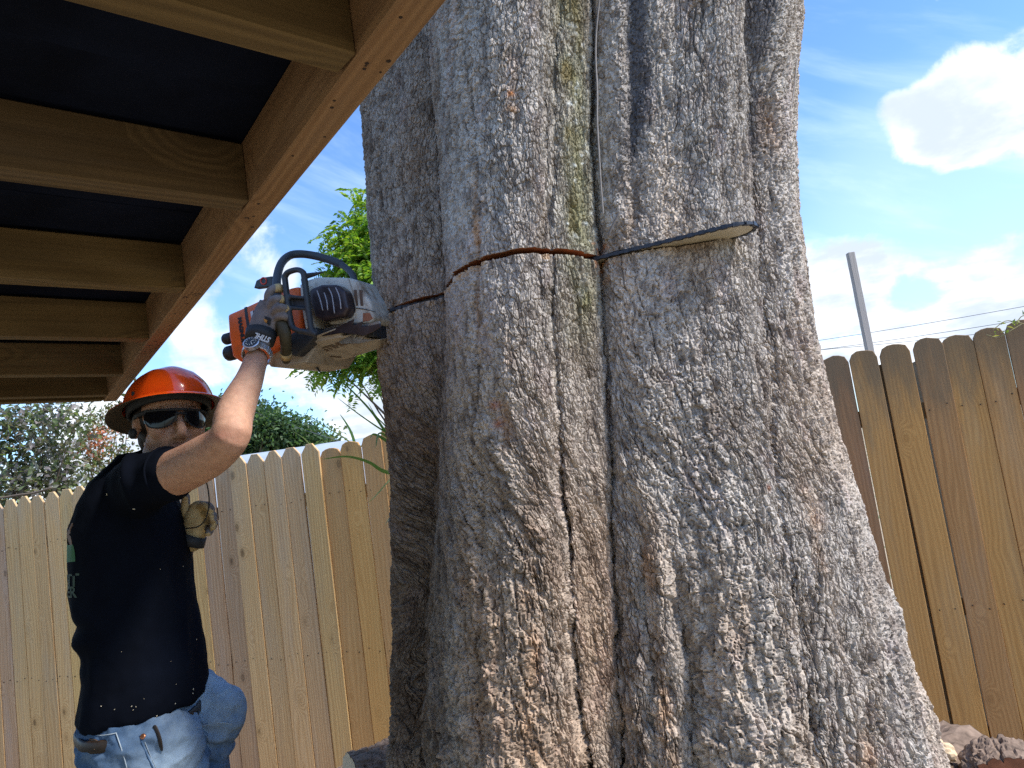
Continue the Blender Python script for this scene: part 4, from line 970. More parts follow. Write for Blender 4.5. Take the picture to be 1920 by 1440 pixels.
for (x, y, r_) in ((201, 927, 3), (251, 954, 3.2), (190, 1324, 1.6), (247, 1324, 2), (255, 1325, 1.5), (291, 1346, 2.2), (294, 1342, 2), (328, 1319, 1.6), (362, 1292, 3), (361, 1300, 2), (368, 1199, 2), (300, 1067, 1.4), (343, 1062, 1.4), (250, 1331, 1.6), (215, 1330, 1.3), (228, 1222, 1), (330, 1283, 1.2), (270, 1310, 1.0), (320, 1240, 1.0)):
    p, n = on_bvh(sbt, x, y, .001)
    if p is None: continue
    b1, b2 = frame_of(n); aa = random.uniform(0, 3); e1 = math.cos(aa)*b1+math.sin(aa)*b2; e2 = np.cross(nrm(n), e1); r = r_*1.85/1400*.55
    fl.add(*box(p, e1*r, e2*r*.45, nrm(n)*.0006))
meshob('sawdust', fl.v, fl.f, plain('pale_chips', (.62, .55, .42), .8, 0, .1), shirt, smooth=False, kind='stuff')
# ---- jeans, belt, boots
jn = MB()
def ring_j(x, y, hf_, hs2, Y=YT, tilt=(0, 0)): return ring_b(x, y, hf_, hs2, 26, tilt, Y)
jn.add(*loft([ring_j(268, 1310, .118, .165), ring_j(268, 1350, .132, .178), ring_j(274, 1390, .136, .184), ring_j(284, 1430, .128, .180), ring_j(292, 1460, .10, .15)]))
jn.add(*tube([at(270, 1370, 1.87), HPr+V(.006, 0, -.03), lerp(HPr, KNr, .45)+V(.006, 0, 0), KNr, lerp(KNr, ANr, .5), ANr+V(0, 0, .02)], [.108, .106, .090, .074, .068, .066], 20, 4))
jn.add(*tube([at(322, 1318, 2.07), lerp(HPl, KNl, .6), KNl], [.108, .088, .070], 18, 4))
jn.add(*tube([KNl, lerp(KNl, ANl, .30)+V(-.01, 0, 0), lerp(KNl, ANl, .65), ANl], [.0665, .064, .058, .060], 18, 4))
jme = remesh(np.array(jn.v)-mw, jn.f, .005, 8, 'jeans', .5)
c_ = co_of(jme); n_n = no_of(jme); w = c_+mw
fin = 1-np.abs(fbm(w[:, 0]*20+w[:, 2]*16, w[:, 1]*16, w[:, 2]*22-w[:, 0]*12, 3, 420))*2.6
cre = 1-np.abs(fbm(w[:, 0]*9+w[:, 2]*7, w[:, 1]*7, w[:, 2]*9-w[:, 0]*6, 3, 400))*2.4; behind = np.exp(-np.sum((w-(KNl+V(-.05, -.06, -.07)))**2, axis=1)/.012)
dJ = .010*np.clip(cre, -.4, 1)+.004*np.clip(fin, -.3, 1)+.006*fbm(w[:, 0]*5, w[:, 1]*5, w[:, 2]*5, 3, 410)+behind*.010*np.sin(((w@nrm(V(.5, 0, 1)))*150))*.6
set_co(jme, c_+n_n*dJ[:, None])
fade = .22+.55*np.exp(-np.sum((w-lerp(HPl, KNl, .75)-V(0, -.03, .05))**2, axis=1)/.020)+.42*np.exp(-np.sum((w-(HPr+V(.085, -.06, -.05)))**2, axis=1)/.010)+.25*np.exp(-np.sum((w-KNl)**2, axis=1)/.006)-.22*behind
set_col(jme, 'fade', np.repeat(np.clip(fade, 0, 1)[:, None], 3, 1)); jeans = objm('jeans', jme, M_DEN, man)
jbt = BVHTree.FromPolygons([Vector(p) for p in co_of(jme)+mw], [tuple(p_.vertices) for p_ in jme.polygons])
belt = []
for p, p_in in zip(ring_b(268, 1341, .30, .36, 44, (.0, -.010)), ring_b(268, 1341, .140, .184, 44, (.0, -.010))):
    c0_ = at(268, 1341, YT); c0_[2] = p[2]; h = jbt.ray_cast(Vector(p), Vector(c0_-p).normalized())
    q_h = np.array(h[0])+nrm(p-c0_)*.0015 if h[0] else p_in
    belt.append(q_h if np.linalg.norm(q_h-c0_) < np.linalg.norm(p_in-c0_)*1.03 else p_in)
v, f = tube(belt+[belt[0]], .0145, 8, 1, cap=False, ref=UP); ctr_ = np.array(belt).mean(0); v = np.array(v)
for i_ in range(len(v)):
    b0_ = belt[min(i_//8, len(belt)) % len(belt)]; r0_ = nrm((b0_-ctr_)*V(1, 1, 0)); v[i_] -= r0_*np.dot(v[i_]-b0_, r0_)*.75
bo = meshob('belt', v, f, M_LTHR, man)
v, f = tube([at(166+5*math.cos(t_), 1364+11*math.sin(t_), 1.86) for t_ in np.linspace(0, 2*math.pi, 14)], .0022, 6, 1, cap=False); meshob('key_ring', v, f, M_STL, bo)
def stitched(name, pts, r, mat, off=.0008):
    P_ = [on_bvh(jbt, x, y, off)[0] for x, y in pts]; P_ = [p for p in P_ if p is not None]
    if len(P_) > 1: v, f = tube(P_, r, 6, 3); meshob(name, v, f, mat, jeans)
M_THR = plain('pale_thread', (.30, .36, .42), .8, 0, .2); M_COP = plain('copper_rivet', (.40, .16, .08), .35, .8, .1)
stitched('seam', [(218, 1375), (226, 1398), (233, 1420), (238, 1439)], .0014, M_THR); stitched('seam', [(262, 1380), (266, 1392), (275, 1415), (287, 1439)], .0013, M_DEN); stitched('seam', [(268, 1380), (273, 1395), (281, 1415), (292, 1439)], .0009, M_THR)
stitched('seam', [(164, 1374), (185, 1379), (205, 1377), (218, 1374)], .0012, M_THR); stitched('knee_seam', [(369, 1364), (390, 1358), (412, 1355), (432, 1357), (448, 1366), (452, 1372)], .0016, M_THR)
p, n = on_bvh(jbt, 268, 1381, .001)
if p is not None: v, f = ellip(p, frame_of(n)[0]*.0065, frame_of(n)[1]*.0065, nrm(n)*.0025, 12, 8); meshob('rivet', v, f, M_COP, jeans)
def patch(name, poly, mat, parent, off=.0015, bt=None):
    P_ = [on_bvh(bt or jbt, x, y, off)[0] for x, y in poly]
    if all(p is not None for p in P_): v, f = prism(P_, US*.001); solid(name, v, f, mat, parent)
patch('leather_patch', [(168, 1384), (180, 1386), (191, 1393), (191, 1407), (178, 1404)], plain('patch_leather', (.16, .09, .045), .7, 0, .3, 60), jeans)
bt_p = [on_bvh(jbt, x, y, .002)[0] for x, y in [(291, 1366), (296, 1380), (300, 1393), (303, 1405)]]
if all(p is not None for p in bt_p): v, f = tube(bt_p, [.0075, .0075, .007, .004], 10, 3, ref=US, flat=.35); meshob('belt_tip', v, f, M_LTHR, bo)
def boot(a, fwd):
    bm2 = MB(); fwd = nrm(fwd); sd = np.cross(UP, fwd); base_ = a-UP*.10
    sec = [(-.075, .030, .036, .085), (-.05, .040, .045, .12), (0, .042, .050, .13), (.06, .043, .046, .085), (.12, .047, .040, .06), (.17, .042, .032, .045), (.20, .025, .024, .030)]
    rr = []
    for x, wd, hh, top in sec: rr.append([base_+fwd*x+sd*wd*math.cos(t_)*(.95)+UP*max(.0, (top/2)+(top/2)*math.sin(t_)) for t_ in np.linspace(0, 2*math.pi, 14, endpoint=False)])
    bm2.add(*loft(rr)); bm2.add(*tube([a-UP*.03, a+UP*.06], [.05, .052], 14, 1)); return bm2
bmr = boot(ANr, BF*.9+BR*.3); meshob('boot', bmr.v, bmr.f, M_LTHR, man)
bml = boot(ANl, BF); meshob('boot', bml.v, bml.f, M_LTHR, man)
# ---- gloved right hand on the wrap handle
def fingers(defs, mbase, voxel, name, mat):
    for p_, r_ in defs: mbase.add(*tube(p_, r_, 12, 4))
    me_ = remesh(np.array(mbase.v)-mw, mbase.f, voxel, 3, name, .4); return objm(name, me_, mat, man)
gm = MB()
hcx = [(452, 1075, .246), (470, 985, .237), (500, 900, .230), (540, 800, .226), (570, 715, .228)]
rr = []
for k_, (x, y, d) in enumerate(hcx):
    wd = [.031, .036, .040, .041, .036][k_]; thk = [.024, .020, .018, .017, .014][k_]; ax = nrm(S_(700, 900, d)-S_(430, 800, d))
    rr.append([S_(x, y, d)+ax*wd*math.cos(t_)+US*thk*math.sin(t_) for t_ in np.linspace(0, 2*math.pi, 18, endpoint=False)])
gm.add(*loft(rr))
rH = [.0108, .0108, .0102, .0095]
fg = [([S_(545, 720, .228), S_(545, 640, .238), S_(580, 588, .236), S_(640, 575, .222), S_(672, 590, .208)], rH),
      ([S_(560, 770, .230), S_(575, 700, .241), S_(620, 672, .240), S_(668, 682, .226), S_(690, 705, .210)], rH),
      ([S_(590, 815, .228), S_(620, 762, .240), S_(668, 752, .238), S_(712, 772, .222), S_(722, 795, .207)], rH),
      ([S_(600, 870, .224), S_(645, 830, .235), S_(690, 832, .232), S_(725, 858, .216), S_(728, 880, .205)], [.0100, .0100, .0095, .0085])]
for i_, (p_, r_) in enumerate(fg): fg[i_] = (p_, list(r_)+[r_[-1]*.9])
glove = fingers(fg, gm, .0022, 'glove', M_GLV)
for p_, _ in fg[:3]:
    a0, a1 = lerp(p_[2], p_[3], .45), lerp(p_[3], p_[4], .35); v, f = tube([a0, lerp(p_[3], a0, .2), a1], [.0113, .0113, .0108], 12, 2); meshob('finger_guard', v, f, M_GTAN, glove)
v, f = tube([S_(610, 960, .205), S_(665, 905, .222), S_(692, 985, .226), S_(700, 1080, .215), S_(702, 1175, .195), S_(702, 1225, .182)], [.016, .0155, .0150, .0135, .0130, .0110], 14, 4); tme = remesh(np.array(v)-mw, f, .0022, 2, 'thumb', .4); th_o = objm('thumb', tme, M_GDRK, glove)
v, f = tube([S_(701, 1158, .199), S_(702, 1200, .189)], .0142, 14, 1, cap=False); meshob('thumb_band', v, f, M_GTAN, th_o)
# knuckle badge, cuff with lettering, watch
ab = S_(515, 845, .2345); axb = nrm(S_(580, 870, .238)-S_(460, 820, .228)); 
v, f = prism([S_(x, y, d) for x, y, d in [(462, 800, .234), (575, 852, .242), (568, 912, .240), (450, 858, .230)]], -US*.004); bd_ = solid('badge', np.array(v)+US*.006, f, M_CUFF, glove, .001, 1)
v, f = prism([S_(x, y, d) for x, y, d in [(470, 832, .2355), (545, 868, .2415), (540, 892, .2405), (464, 856, .2335)]], -US*.002); solid('badge_bar', np.array(v)+US*.006, f, plain('badge_orange', (.55, .25, .05), .5), bd_)
v, f = tube([S_(482, 975, .237), S_(462, 1062, .248)], [.0375, .0350], 22, 1, cap=False, ref=US); cf = solid('cuff', v, f, M_CUFF, glove, 0, smooth=True)
lettering('lettering', 'STIHL', .019, S_(490, 1022, .2785), nrm(S_(430, 1022, .23)-S_(545, 1062, .23)), nrm(S_(470, 1100, .214)-S_(490, 980, .2)), M_WHT, cf, .0008)
# ---- wrist watch
wdir = nrm(WR-EL); wc = S_(442, 1172, .258); b1, b2 = frame_of(wdir, US)
nl = 22
wroot = None
face_n = V(-.08, -.93, -.19); face_n = nrm(face_n-np.dot(face_n, wdir)*wdir); sidew = np.cross(wdir, face_n)
fc = wc+face_n*.036
v, f = tube([fc-face_n*.006, fc+face_n*.0035, fc+face_n*.0045], [.0205, .0205, .0185], 26, 1, cap=False, ref=wdir); M_WST = plain('watch_steel', (.62, .62, .64), .28, .75, .08, 200)
watch = solid('wristwatch', v, f, M_WST, man, 0, smooth=False)
v, f = tube([fc+face_n*.004, fc+face_n*.0050], [.0168, .0168], 26, 1, cap=False, ref=wdir); v = [p for p in v]; dial = solid('dial', v, f, plain('watch_dial', (.02, .022, .025), .15, 0, .1), watch, 0)
tk = MB()
for k_ in range(12):
    a = k_*math.pi/6; dd = math.cos(a)*wdir+math.sin(a)*sidew; tk.add(*box(fc+face_n*.0062+dd*.0118, dd*.0018, np.cross(face_n, dd)*.0007, face_n*.0002))
for a, ln in ((1.0, .008), (2.7, .011)):
    dd = math.cos(a)*wdir+math.sin(a)*sidew; tk.add(*box(fc+face_n*.0064+dd*ln/2, dd*ln/2, np.cross(face_n, dd)*.0007, face_n*.0002))
meshob('dial_marks', tk.v, tk.f, M_WHT, dial, smooth=False)
lk0 = None
for k_ in range(nl):
    a = .50+(2*math.pi-1.0)*k_/(nl-1); dd = math.cos(a)*face_n+math.sin(a)*sidew; tn = np.cross(wdir, dd)
    v, f = box(wc+dd*.0335, tn*.0041, wdir*(.0095 if k_ % 2 else .0082), dd*.0018); solid('watch_link', v, f, M_WST, watch, .0008, 1)
# ---- gloved left hand, one finger up
gl2 = MB(); YH = 2.0
q_ = lambda zx, zy, Y=YH: at(zx/3.6+9, 640+zy/3.6, Y)
gl2.add(*tube([q_(1262, 1345), q_(1285, 1270), q_(1300, 1190), q_(1310, 1150)], [.030, .034, .036, .030], 16, 3, ref=V(0, 1, 0), flat=.62))
fg2 = [([q_(1245, 1200), q_(1218, 1150), q_(1218, 1100), q_(1222, 1052)], [.0125, .0115, .0108, .0095]),
       ([q_(1300, 1150), q_(1325, 1115, YH-.01), q_(1365, 1112, YH-.03), q_(1392, 1138, YH-.035)], [.0115, .0112, .0105, .0095]),
       ([q_(1325, 1190), q_(1362, 1160, YH-.015), q_(1400, 1175, YH-.035), q_(1405, 1205, YH-.04)], [.0115, .0112, .0105, .0095]),
       ([q_(1330, 1225), q_(1372, 1205, YH-.01), q_(1410, 1225, YH-.03), q_(1405, 1252, YH-.035)], [.0112, .0108, .010, .009]),
       ([q_(1325, 1270), q_(1360, 1255), q_(1385, 1275, YH-.02), q_(1375, 1295, YH-.03)], [.0105, .010, .0095, .0085])]
glove2 = fingers(fg2, gl2, .0022, 'glove', M_GTAN)
for p_, r_ in fg2:
    v, f = tube([lerp(p_[1], p_[2], .15)+V(0, .003, .002), lerp(p_[2], p_[3], .2)+V(0, .002, .002), p_[3]+V(0, .001, .001)], [r_[1]*1.03, r_[2]*1.06, r_[3]*1.06], 12, 3); meshob('finger_back', v, f, M_GLV, glove2)
v, f = tube([q_(1252, 1370), q_(1275, 1305)], [.036, .034], 16, 1, cap=False, ref=V(0, 1, 0)); cf2 = meshob('cuff', v, f, M_CUFF, glove2)
v, f = tube([at(384, 893, 1.86), at(390, 918, 1.87), at(392, 945, 1.89), at(386, 972, 1.91), at(372, 987, 1.93), at(349, 991, 1.95)], .0017, 7, 5)
tag(meshob('ear_plug_cord', v, f, M_CUFF, None, loc=at(384, 893, 1.86)), 'thin black ear plug cord dangling in an arc under the raised arm', 'cord')

# ================================================================== PLANTS AND THE NEIGHBOURS
def leafmat(name, trans=.45, rough=.55):
    mt = bpy.data.materials.new(name); mt.use_nodes = True; t = mt.node_tree; t.nodes.clear()
    a = N(t, 'ShaderNodeAttribute', None, attribute_name='tint').outputs['Color']
    p = N(t, 'ShaderNodeBsdfPrincipled', {'Base Color': a, 'Roughness': rough}); tr = N(t, 'ShaderNodeBsdfTranslucent', {'Color': mix(t, 1.0, a, (1.25, 1.35, .6), 'MULTIPLY')})
    mx = N(t, 'ShaderNodeMixShader', {0: trans, 1: p.outputs[0], 2: tr.outputs[0]}); N(t, 'ShaderNodeOutputMaterial', {'Surface': mx.outputs[0]}); return mt
M_LEAF = leafmat('leaf'); M_TWIG = plain('twig_bark', (.12, .09, .065), .9, 0, .3, 60)
def leaves(name, C_, dirs, size, aspect, cols_, mat, parent, fold=.25, kind=None):
    n = len(C_); dirs = dirs/np.linalg.norm(dirs, axis=1, keepdims=True)
    up = np.column_stack([rng.normal(0, .5, n), rng.normal(0, .5, n), rng.normal(.8, .4, n)]); sd = np.cross(dirs, up); sd /= np.linalg.norm(sd, axis=1, keepdims=True)+1e-9; nn = np.cross(sd, dirs)
    L_ = (size*rng.uniform(.65, 1.25, n))[:, None]; W_ = L_*aspect
    b0 = C_; tip = C_+dirs*L_; m1 = C_+dirs*L_*.45+sd*W_*.5+nn*W_*fold; m2 = C_+dirs*L_*.45-sd*W_*.5+nn*W_*fold
    v = np.stack([b0, m1, tip, m2], 1).reshape(-1, 3); base = np.array(wloc(parent)) if parent else np.zeros(3)
    me_ = bpy.data.meshes.new(name); me_.vertices.add(4*n); me_.vertices.foreach_set('co', (v-base).astype(np.float32).ravel())
    fi = np.array([[0, 1, 2], [0, 2, 3]])[None]+4*np.arange(n)[:, None, None]; fi = fi.reshape(-1, 3)
    me_.loops.add(fi.size); me_.loops.foreach_set('vertex_index', fi.ravel().astype(np.int32)); me_.polygons.add(len(fi))
    me_.polygons.foreach_set('loop_start', np.arange(0, fi.size, 3, dtype=np.int32)); me_.polygons.foreach_set('loop_total', np.full(len(fi), 3, np.int32)); me_.update(calc_edges=True)
    cc2 = np.asarray(cols_)[rng.integers(0, len(cols_), n)]*rng.uniform(.7, 1.3, (n, 1)); set_col(me_, 'tint', np.repeat(np.clip(cc2, 0, 1), 4, 0)); return objm(name, me_, mat, parent, kind=kind)
def sphere_pts(n): p = rng.normal(size=(n, 3)); return p/np.linalg.norm(p, axis=1, keepdims=True)
def branchy(root, base, crown_pts, r0, parent_name='trunk'):
    top = np.mean(crown_pts, axis=0); fork = lerp(base, top, .55)
    v, f = tube([base, lerp(base, fork, .5)+V(.05, .03, 0), fork], [r0, r0*.8, r0*.65], 10, 3); tr = meshob(parent_name, v, f, M_TWIG, root)
    mb = MB()
    for p in crown_pts: mid = lerp(fork, p, .5)+rng.normal(0, .08, 3); mb.add(*tube([fork, mid, p], [r0*.30, r0*.16, r0*.05], 6, 3))
    meshob('limbs', mb.v, mb.f, M_TWIG, tr); return fork
# bright feathery tree behind the saw
def feather_tree():
    Y_ = 6.6; base = at(850, 700, Y_); base[2] = float(gz(base[0], base[1]))
    root = empty('feathery_tree', base, 'bright yellow green tree with feathery leaves showing between saw and trunk', 'tree')
    ctr = at(745, 545, Y_); tips = [at(x, y, Y_+dy) for x, y, dy in [(690, 440, .1), (705, 405, .3), (672, 490, 0), (690, 525, .3), (712, 480, -.1), (700, 570, .1), (718, 620, .2), (655, 455, -.1), (650, 672, 0), (690, 655, .1), (715, 680, 0), (730, 560, -.2), (770, 420, .2), (810, 480, .3), (830, 560, 0), (790, 620, .3), (870, 500, .1), (750, 500, .4), (735, 450, .2), (715, 650, .2), (612, 672, 0)]]
    branchy(root, base, tips, .07)
    C_, Dd = [], []
    for ti, p in enumerate(tips):
        light_ = ti in (7, 8, 9, 20)
        for k_ in range(26 if light_ else 95):
            o = p+rng.normal(0, (.075 if light_ else .135), 3); ax_ = nrm(V(o[0]-ctr[0], o[1]-ctr[1], 0)+rng.normal(0, .6, 3)+V(-.1, 0, -.45)); L_ = rng.uniform(.14, .24)
            sd = nrm(np.cross(ax_, UP)+rng.normal(0, .3, 3)); n_l = 9
            for j in range(n_l):
                q = o+ax_*L_*(j+1)/n_l+V(0, 0, -.05*(j/n_l)**2)
                for sg in (-1, 1): C_.append(q); Dd.append(nrm(sd*sg+ax_*.45+V(0, 0, -.15)))
    leaves('crown', np.array(C_), np.array(Dd), .062, .42, [(.17, .30, .035), (.24, .36, .04), (.10, .22, .03), (.30, .38, .06), (.13, .26, .03)], M_LEAF, root)
feather_tree()
def bushy(name, label, pts_px, Y_, leafn, leaf, aspect, cols_, spread, base_px, r0=.06, group=None, droop=.2, blossom=None):
    base = at(*base_px, Y_); base[2] = float(gz(base[0], base[1])); root = empty(name, base, label, 'tree', group)
    tips = [at(x, y, Y_+random.uniform(-.1, .1)*Y_*.35) for x, y in pts_px]; branchy(root, base, tips, r0)
    C_ = np.concatenate([p+rng.normal(0, spread, (leafn, 3))*rng.uniform(.35, 1, (leafn, 1)) for p in tips]); Dd = rng.normal(0, 1, C_.shape)+V(0, 0, -droop)
    leaves('crown', C_, Dd, leaf, aspect, cols_, M_LEAF, root)
    if blossom:
        B_ = np.concatenate([at(x, y, Y_-.2)+rng.normal(0, .07, (90, 3)) for x, y in blossom]); leaves('blossom', B_, rng.normal(0, 1, B_.shape), .045, .7, [(.60, .22, .14), (.62, .34, .24), (.42, .16, .10)], M_LEAF, root)
pur = [(.19, .165, .17), (.24, .21, .22), (.12, .16, .07), (.16, .20, .10), (.10, .11, .08), (.28, .27, .27)]
random.seed(3)
bushy('plum_tree', 'loose purple and grey green leaved tree over the far left fence', [(-60, 800), (-30, 870), (5, 830), (20, 890), (45, 850), (10, 915), (60, 905), (85, 880), (40, 800), (75, 835), (95, 905), (15, 790), (110, 840), (-90, 850), (120, 915), (140, 790), (60, 775), (-20, 935), (95, 785), (50, 925), (125, 880)], 8.0, 190, .078, .55, pur, .18, (30, 1100))
bushy('crape_myrtle', 'olive green bush with pinkish blossom just left of the hard hat', [(165, 800), (185, 850), (205, 880), (170, 890), (225, 850), (215, 800), (150, 840), (230, 900), (190, 780), (160, 870), (240, 780), (205, 930), (235, 860), (225, 760)], 9.0, 130, .07, .45, [(.10, .14, .05), (.15, .19, .07), (.20, .17, .07), (.07, .10, .04), (.17, .13, .10)], .17, (200, 1100), blossom=[(178, 815), (185, 840), (168, 835), (192, 822)])
dk = [(.055, .11, .045), (.08, .145, .055), (.04, .08, .04), (.11, .17, .08)]
bushy('dense_tree', 'dense dark green tree over the fence right of the raised arm', [(430, 815), (470, 795), (500, 800), (530, 810), (560, 825), (450, 840), (490, 820), (520, 835), (560, 840), (480, 850), (415, 840), (590, 838), (440, 790), (545, 805), (405, 790), (425, 775), (495, 782), (385, 830), (575, 825)], 22, 900, .16, .55, dk, .34, (490, 930), .25)
bushy('small_tree', 'small pale olive tree at the end of the grey roof', [(590, 830), (605, 826), (618, 828), (598, 840), (630, 832)], 26, 150, .20, .5, [(.12, .15, .05), (.16, .18, .08), (.09, .12, .04)], .30, (605, 900), .1)
# neighbour's roof
M_ROOF = plain('pale_shingles', (.34, .39, .44), .8, 0, .08, 2); M_WALL = plain('pale_siding', (.55, .55, .52), .8, 0, .05)
hp0, hp1 = at(428, 862, 15.0), at(860, 790, 15.0); hp1[2] = hp0[2] = (hp0[2]+hp1[2])/2
hd = nrm(hp1-hp0); hn = nrm(np.cross(hd, UP)); hn = hn if hn[1] < 0 else -hn
hb = (hp0+hp1)/2; hb[2] = float(gz(hb[0], hb[1])); house = empty('house', hb, 'low neighbouring house with pale blue grey roof behind the fence', 'house')
rise = 1.0; run = 2.6
e0_, e1_ = hp0+hn*run-UP*rise-hd*.0, hp1+hn*run-UP*rise; k0, k1 = hp0-hn*run-UP*rise, hp1-hn*run-UP*rise
v = [hp0, hp1, e1_, e0_, k0, k1]; v2 = v+[np.asarray(p)-UP*.08 for p in v]
solid('roof', v2, [(0, 1, 2, 3), (0, 4, 5, 1), (6, 9, 8, 7), (6, 7, 11, 10), (3, 2, 8, 9), (4, 10, 11, 5), (0, 3, 9, 6), (0, 6, 10, 4), (1, 7, 8, 2), (1, 5, 11, 7)], M_ROOF, house)
wz = (hp0[2]-rise-.1+hb[2])/2; v, f = box(V(hb[0], hb[1], wz), hd*(np.linalg.norm(hp1-hp0)/2-.25), hn*(run-.3), UP*((hp0[2]-rise-.1-hb[2])/2)); solid('wall', v, f, M_WALL, house)
# bare post and wires
M_POST = wood('grey_post', (.36, .33, .27), (.54, .50, .43), grey=.25, knots=False)
pt_ = at(1594, 474, 8.4); pw = .037
v, f = box(V(0, 0, 0), V(pw, 0, 0), V(0, pw, 0), V(0, 0, 1)); pz0 = float(gz(pt_[0], pt_[1]))
v = np.array(v); v[:, 2] = np.where(v[:, 2] > 0, pt_[2]-pz0, -.3)
me_ = clean(v, f, .004, 1, 'wooden_post'); o = objm('wooden_post', me_, M_POST, None, (pt_[0], pt_[1], pz0)); tag(o, 'tall weathered grey post standing up behind the brown fence', 'post')
M_WIRE = plain('wire', (.10, .11, .13), .5, 0, .05)
for nm_, pa_, pb_ in (('highest thin power line crossing the sky above the brown fence', (1440, 652), (2250, 510)), ('middle thin power line crossing the sky above the brown fence', (1440, 668), (2250, 541)), ('lowest thin power line just above the brown fence tops', (1440, 664), (2250, 572))):
    a, b_ = at(*pa_, 24), at(*pb_, 20); mid = [lerp(a, b_, q)-UP*.22*4*q*(1-q)*.5 for q in np.linspace(0, 1, 9)]; v, f = tube(mid, .0085, 6, 1)
    tag(meshob('power_line', v, f, M_WIRE, None, loc=a), nm_, 'wire', 'power lines')
a, b_ = at(395, 742, 22), at(790, 872, 20); v, f = tube([a, lerp(a, b_, .5)-UP*.1, b_], .0085, 6, 4)
tag(meshob('power_line', v, f, M_WIRE, None, loc=a), 'thin power line sloping down over the dark tree behind the man', 'wire')
# cane grass beside the trunk
M_BLD = leafmat('grass_blade', .35, .45)
def blade(root, pts, Y_, wd, colr, Y1=None):
    P_ = catmull([at(x, y, Y_+(0 if Y1 is None else (Y1-Y_)*i/(len(pts)-1))) for i, (x, y) in enumerate(pts)], 6); n = len(P_); v, f = [], []
    for i, p in enumerate(P_):
        q = i/(n-1); w = wd*(1-q)**.6*(.5+.5*min(1, q*5))+.0004; tg = nrm(P_[min(i+1, n-1)]-P_[max(i-1, 0)]); sd = nrm(np.cross(tg, nrm(p-CO)+V(.0, .3, .4)))
        v += [p-sd*w/2, p+V(0, 0, -w*.22), p+sd*w/2]
        if i: k_ = 3*i; f += [(k_-3, k_-2, k_+1, k_), (k_-2, k_-1, k_+2, k_+1)]
    o = meshob('blade', v, f, M_BLD, root); set_col(o.data, 'tint', np.tile(colr, (len(v), 1))); return o
gb = at(752, 1000, 2.95); gb[2] = float(gz(gb[0], gb[1]))
cane = empty('cane_grass', gb, 'tall cane grass with arching blades poking out left of the trunk', 'grass plant')
v, f = tube([gb, lerp(gb, at(748, 830, 2.95), .6), at(742, 815, 2.95)], [.008, .007, .005], 8, 3); meshob('stem', v, f, plain('cane', (.20, .22, .08), .6), cane)
GC = [(.10, .19, .05), (.16, .24, .07), (.28, .32, .12), (.13, .21, .06)]
for pts, wd, ci in (([(738, 822), (722, 808), (695, 770), (655, 728), (612, 690)], .012, 0), ([(735, 815), (716, 806), (672, 776), (633, 746)], .008, 1), ([(742, 890), (716, 882), (690, 866), (650, 856), (604, 861)], .017, 1), ([(740, 892), (726, 905), (704, 930), (690, 943)], .007, 2),
                    ([(745, 940), (735, 962), (721, 986)], .006, 2), ([(740, 800), (722, 765), (702, 712), (694, 700)], .006, 3), ([(742, 840), (718, 822), (700, 814), (694, 822)], .015, 0), ([(740, 830), (712, 812), (704, 840)], .012, 3), ([(738, 818), (724, 800), (705, 780), (690, 755)], .007, 3)):
    blade(cane, pts, 2.95, wd, GC[ci], 2.8)
gb2 = at(668, 900, 5.05); gb2[2] = float(gz(gb2[0], gb2[1])); cane2 = empty('cane_grass', gb2, 'few green grass blades rising from behind the yellow fence panel', 'grass plant')
v, f = tube([gb2, at(669, 842, 5.05)], [.008, .006], 8, 1); meshob('stem', v, f, M_TWIG, cane2)
for pts, wd, ci in (([(669, 845), (660, 815), (650, 795), (637, 776)], .022, 0), ([(666, 845), (652, 826), (610, 800), (566, 778)], .012, 2), ([(668, 848), (676, 838), (700, 818), (712, 826)], .012, 3)): blade(cane2, pts, 5.05, wd, GC[ci])
gb3 = at(584, 900, 5.2); gb3[2] = float(gz(gb3[0], gb3[1])); cane3 = empty('cane_grass', gb3, 'single pale grass stalk bending over the last tan plank', 'grass plant')
for pts, wd, ci in (([(592, 850), (583, 836), (570, 822), (548, 808)], .010, 2), ([(590, 852), (586, 836), (600, 834)], .008, 2)): blade(cane3, pts, 5.2, wd, GC[ci])
# vine over the right fence end and along the left fence
vb = at(1920, 640, 3.72); vt = empty('vine', vb, 'small green vine sprigs on the fence tops at the far right', 'vine')
mb = MB()
for pts in ([(1930, 610), (1905, 604), (1885, 602), (1862, 618)], [(1915, 608), (1895, 620), (1872, 632), (1850, 628)], [(1940, 600), (1918, 592), (1905, 606), (1890, 615)]): mb.add(*tube([at(x, y, 3.66) for x, y in pts], .0022, 6, 4))
meshob('stem', mb.v, mb.f, plain('vine_stem', (.24, .21, .10), .8), vt)
C_ = np.concatenate([at(x, y, 3.64)+rng.normal(0, .014, (4, 3)) for x, y in [(1900, 606), (1880, 612), (1866, 624), (1912, 598), (1890, 622)]]); leaves('vine_leaves', C_, rng.normal(0, 1, C_.shape), .032, .45, [(.22, .27, .06), (.14, .20, .05), (.30, .30, .10)], M_LEAF, vt)
q = [(-30, 937), (5, 933), (35, 928), (64, 924), (95, 915)]; v, f = tube([at(x, y, 6.2) for x, y in q], .009, 8, 4); tag(meshob('branch', v, f, M_TWIG, None, loc=at(5, 933, 6.2)), 'thin bare branch lying along the far left fence top', 'branch')
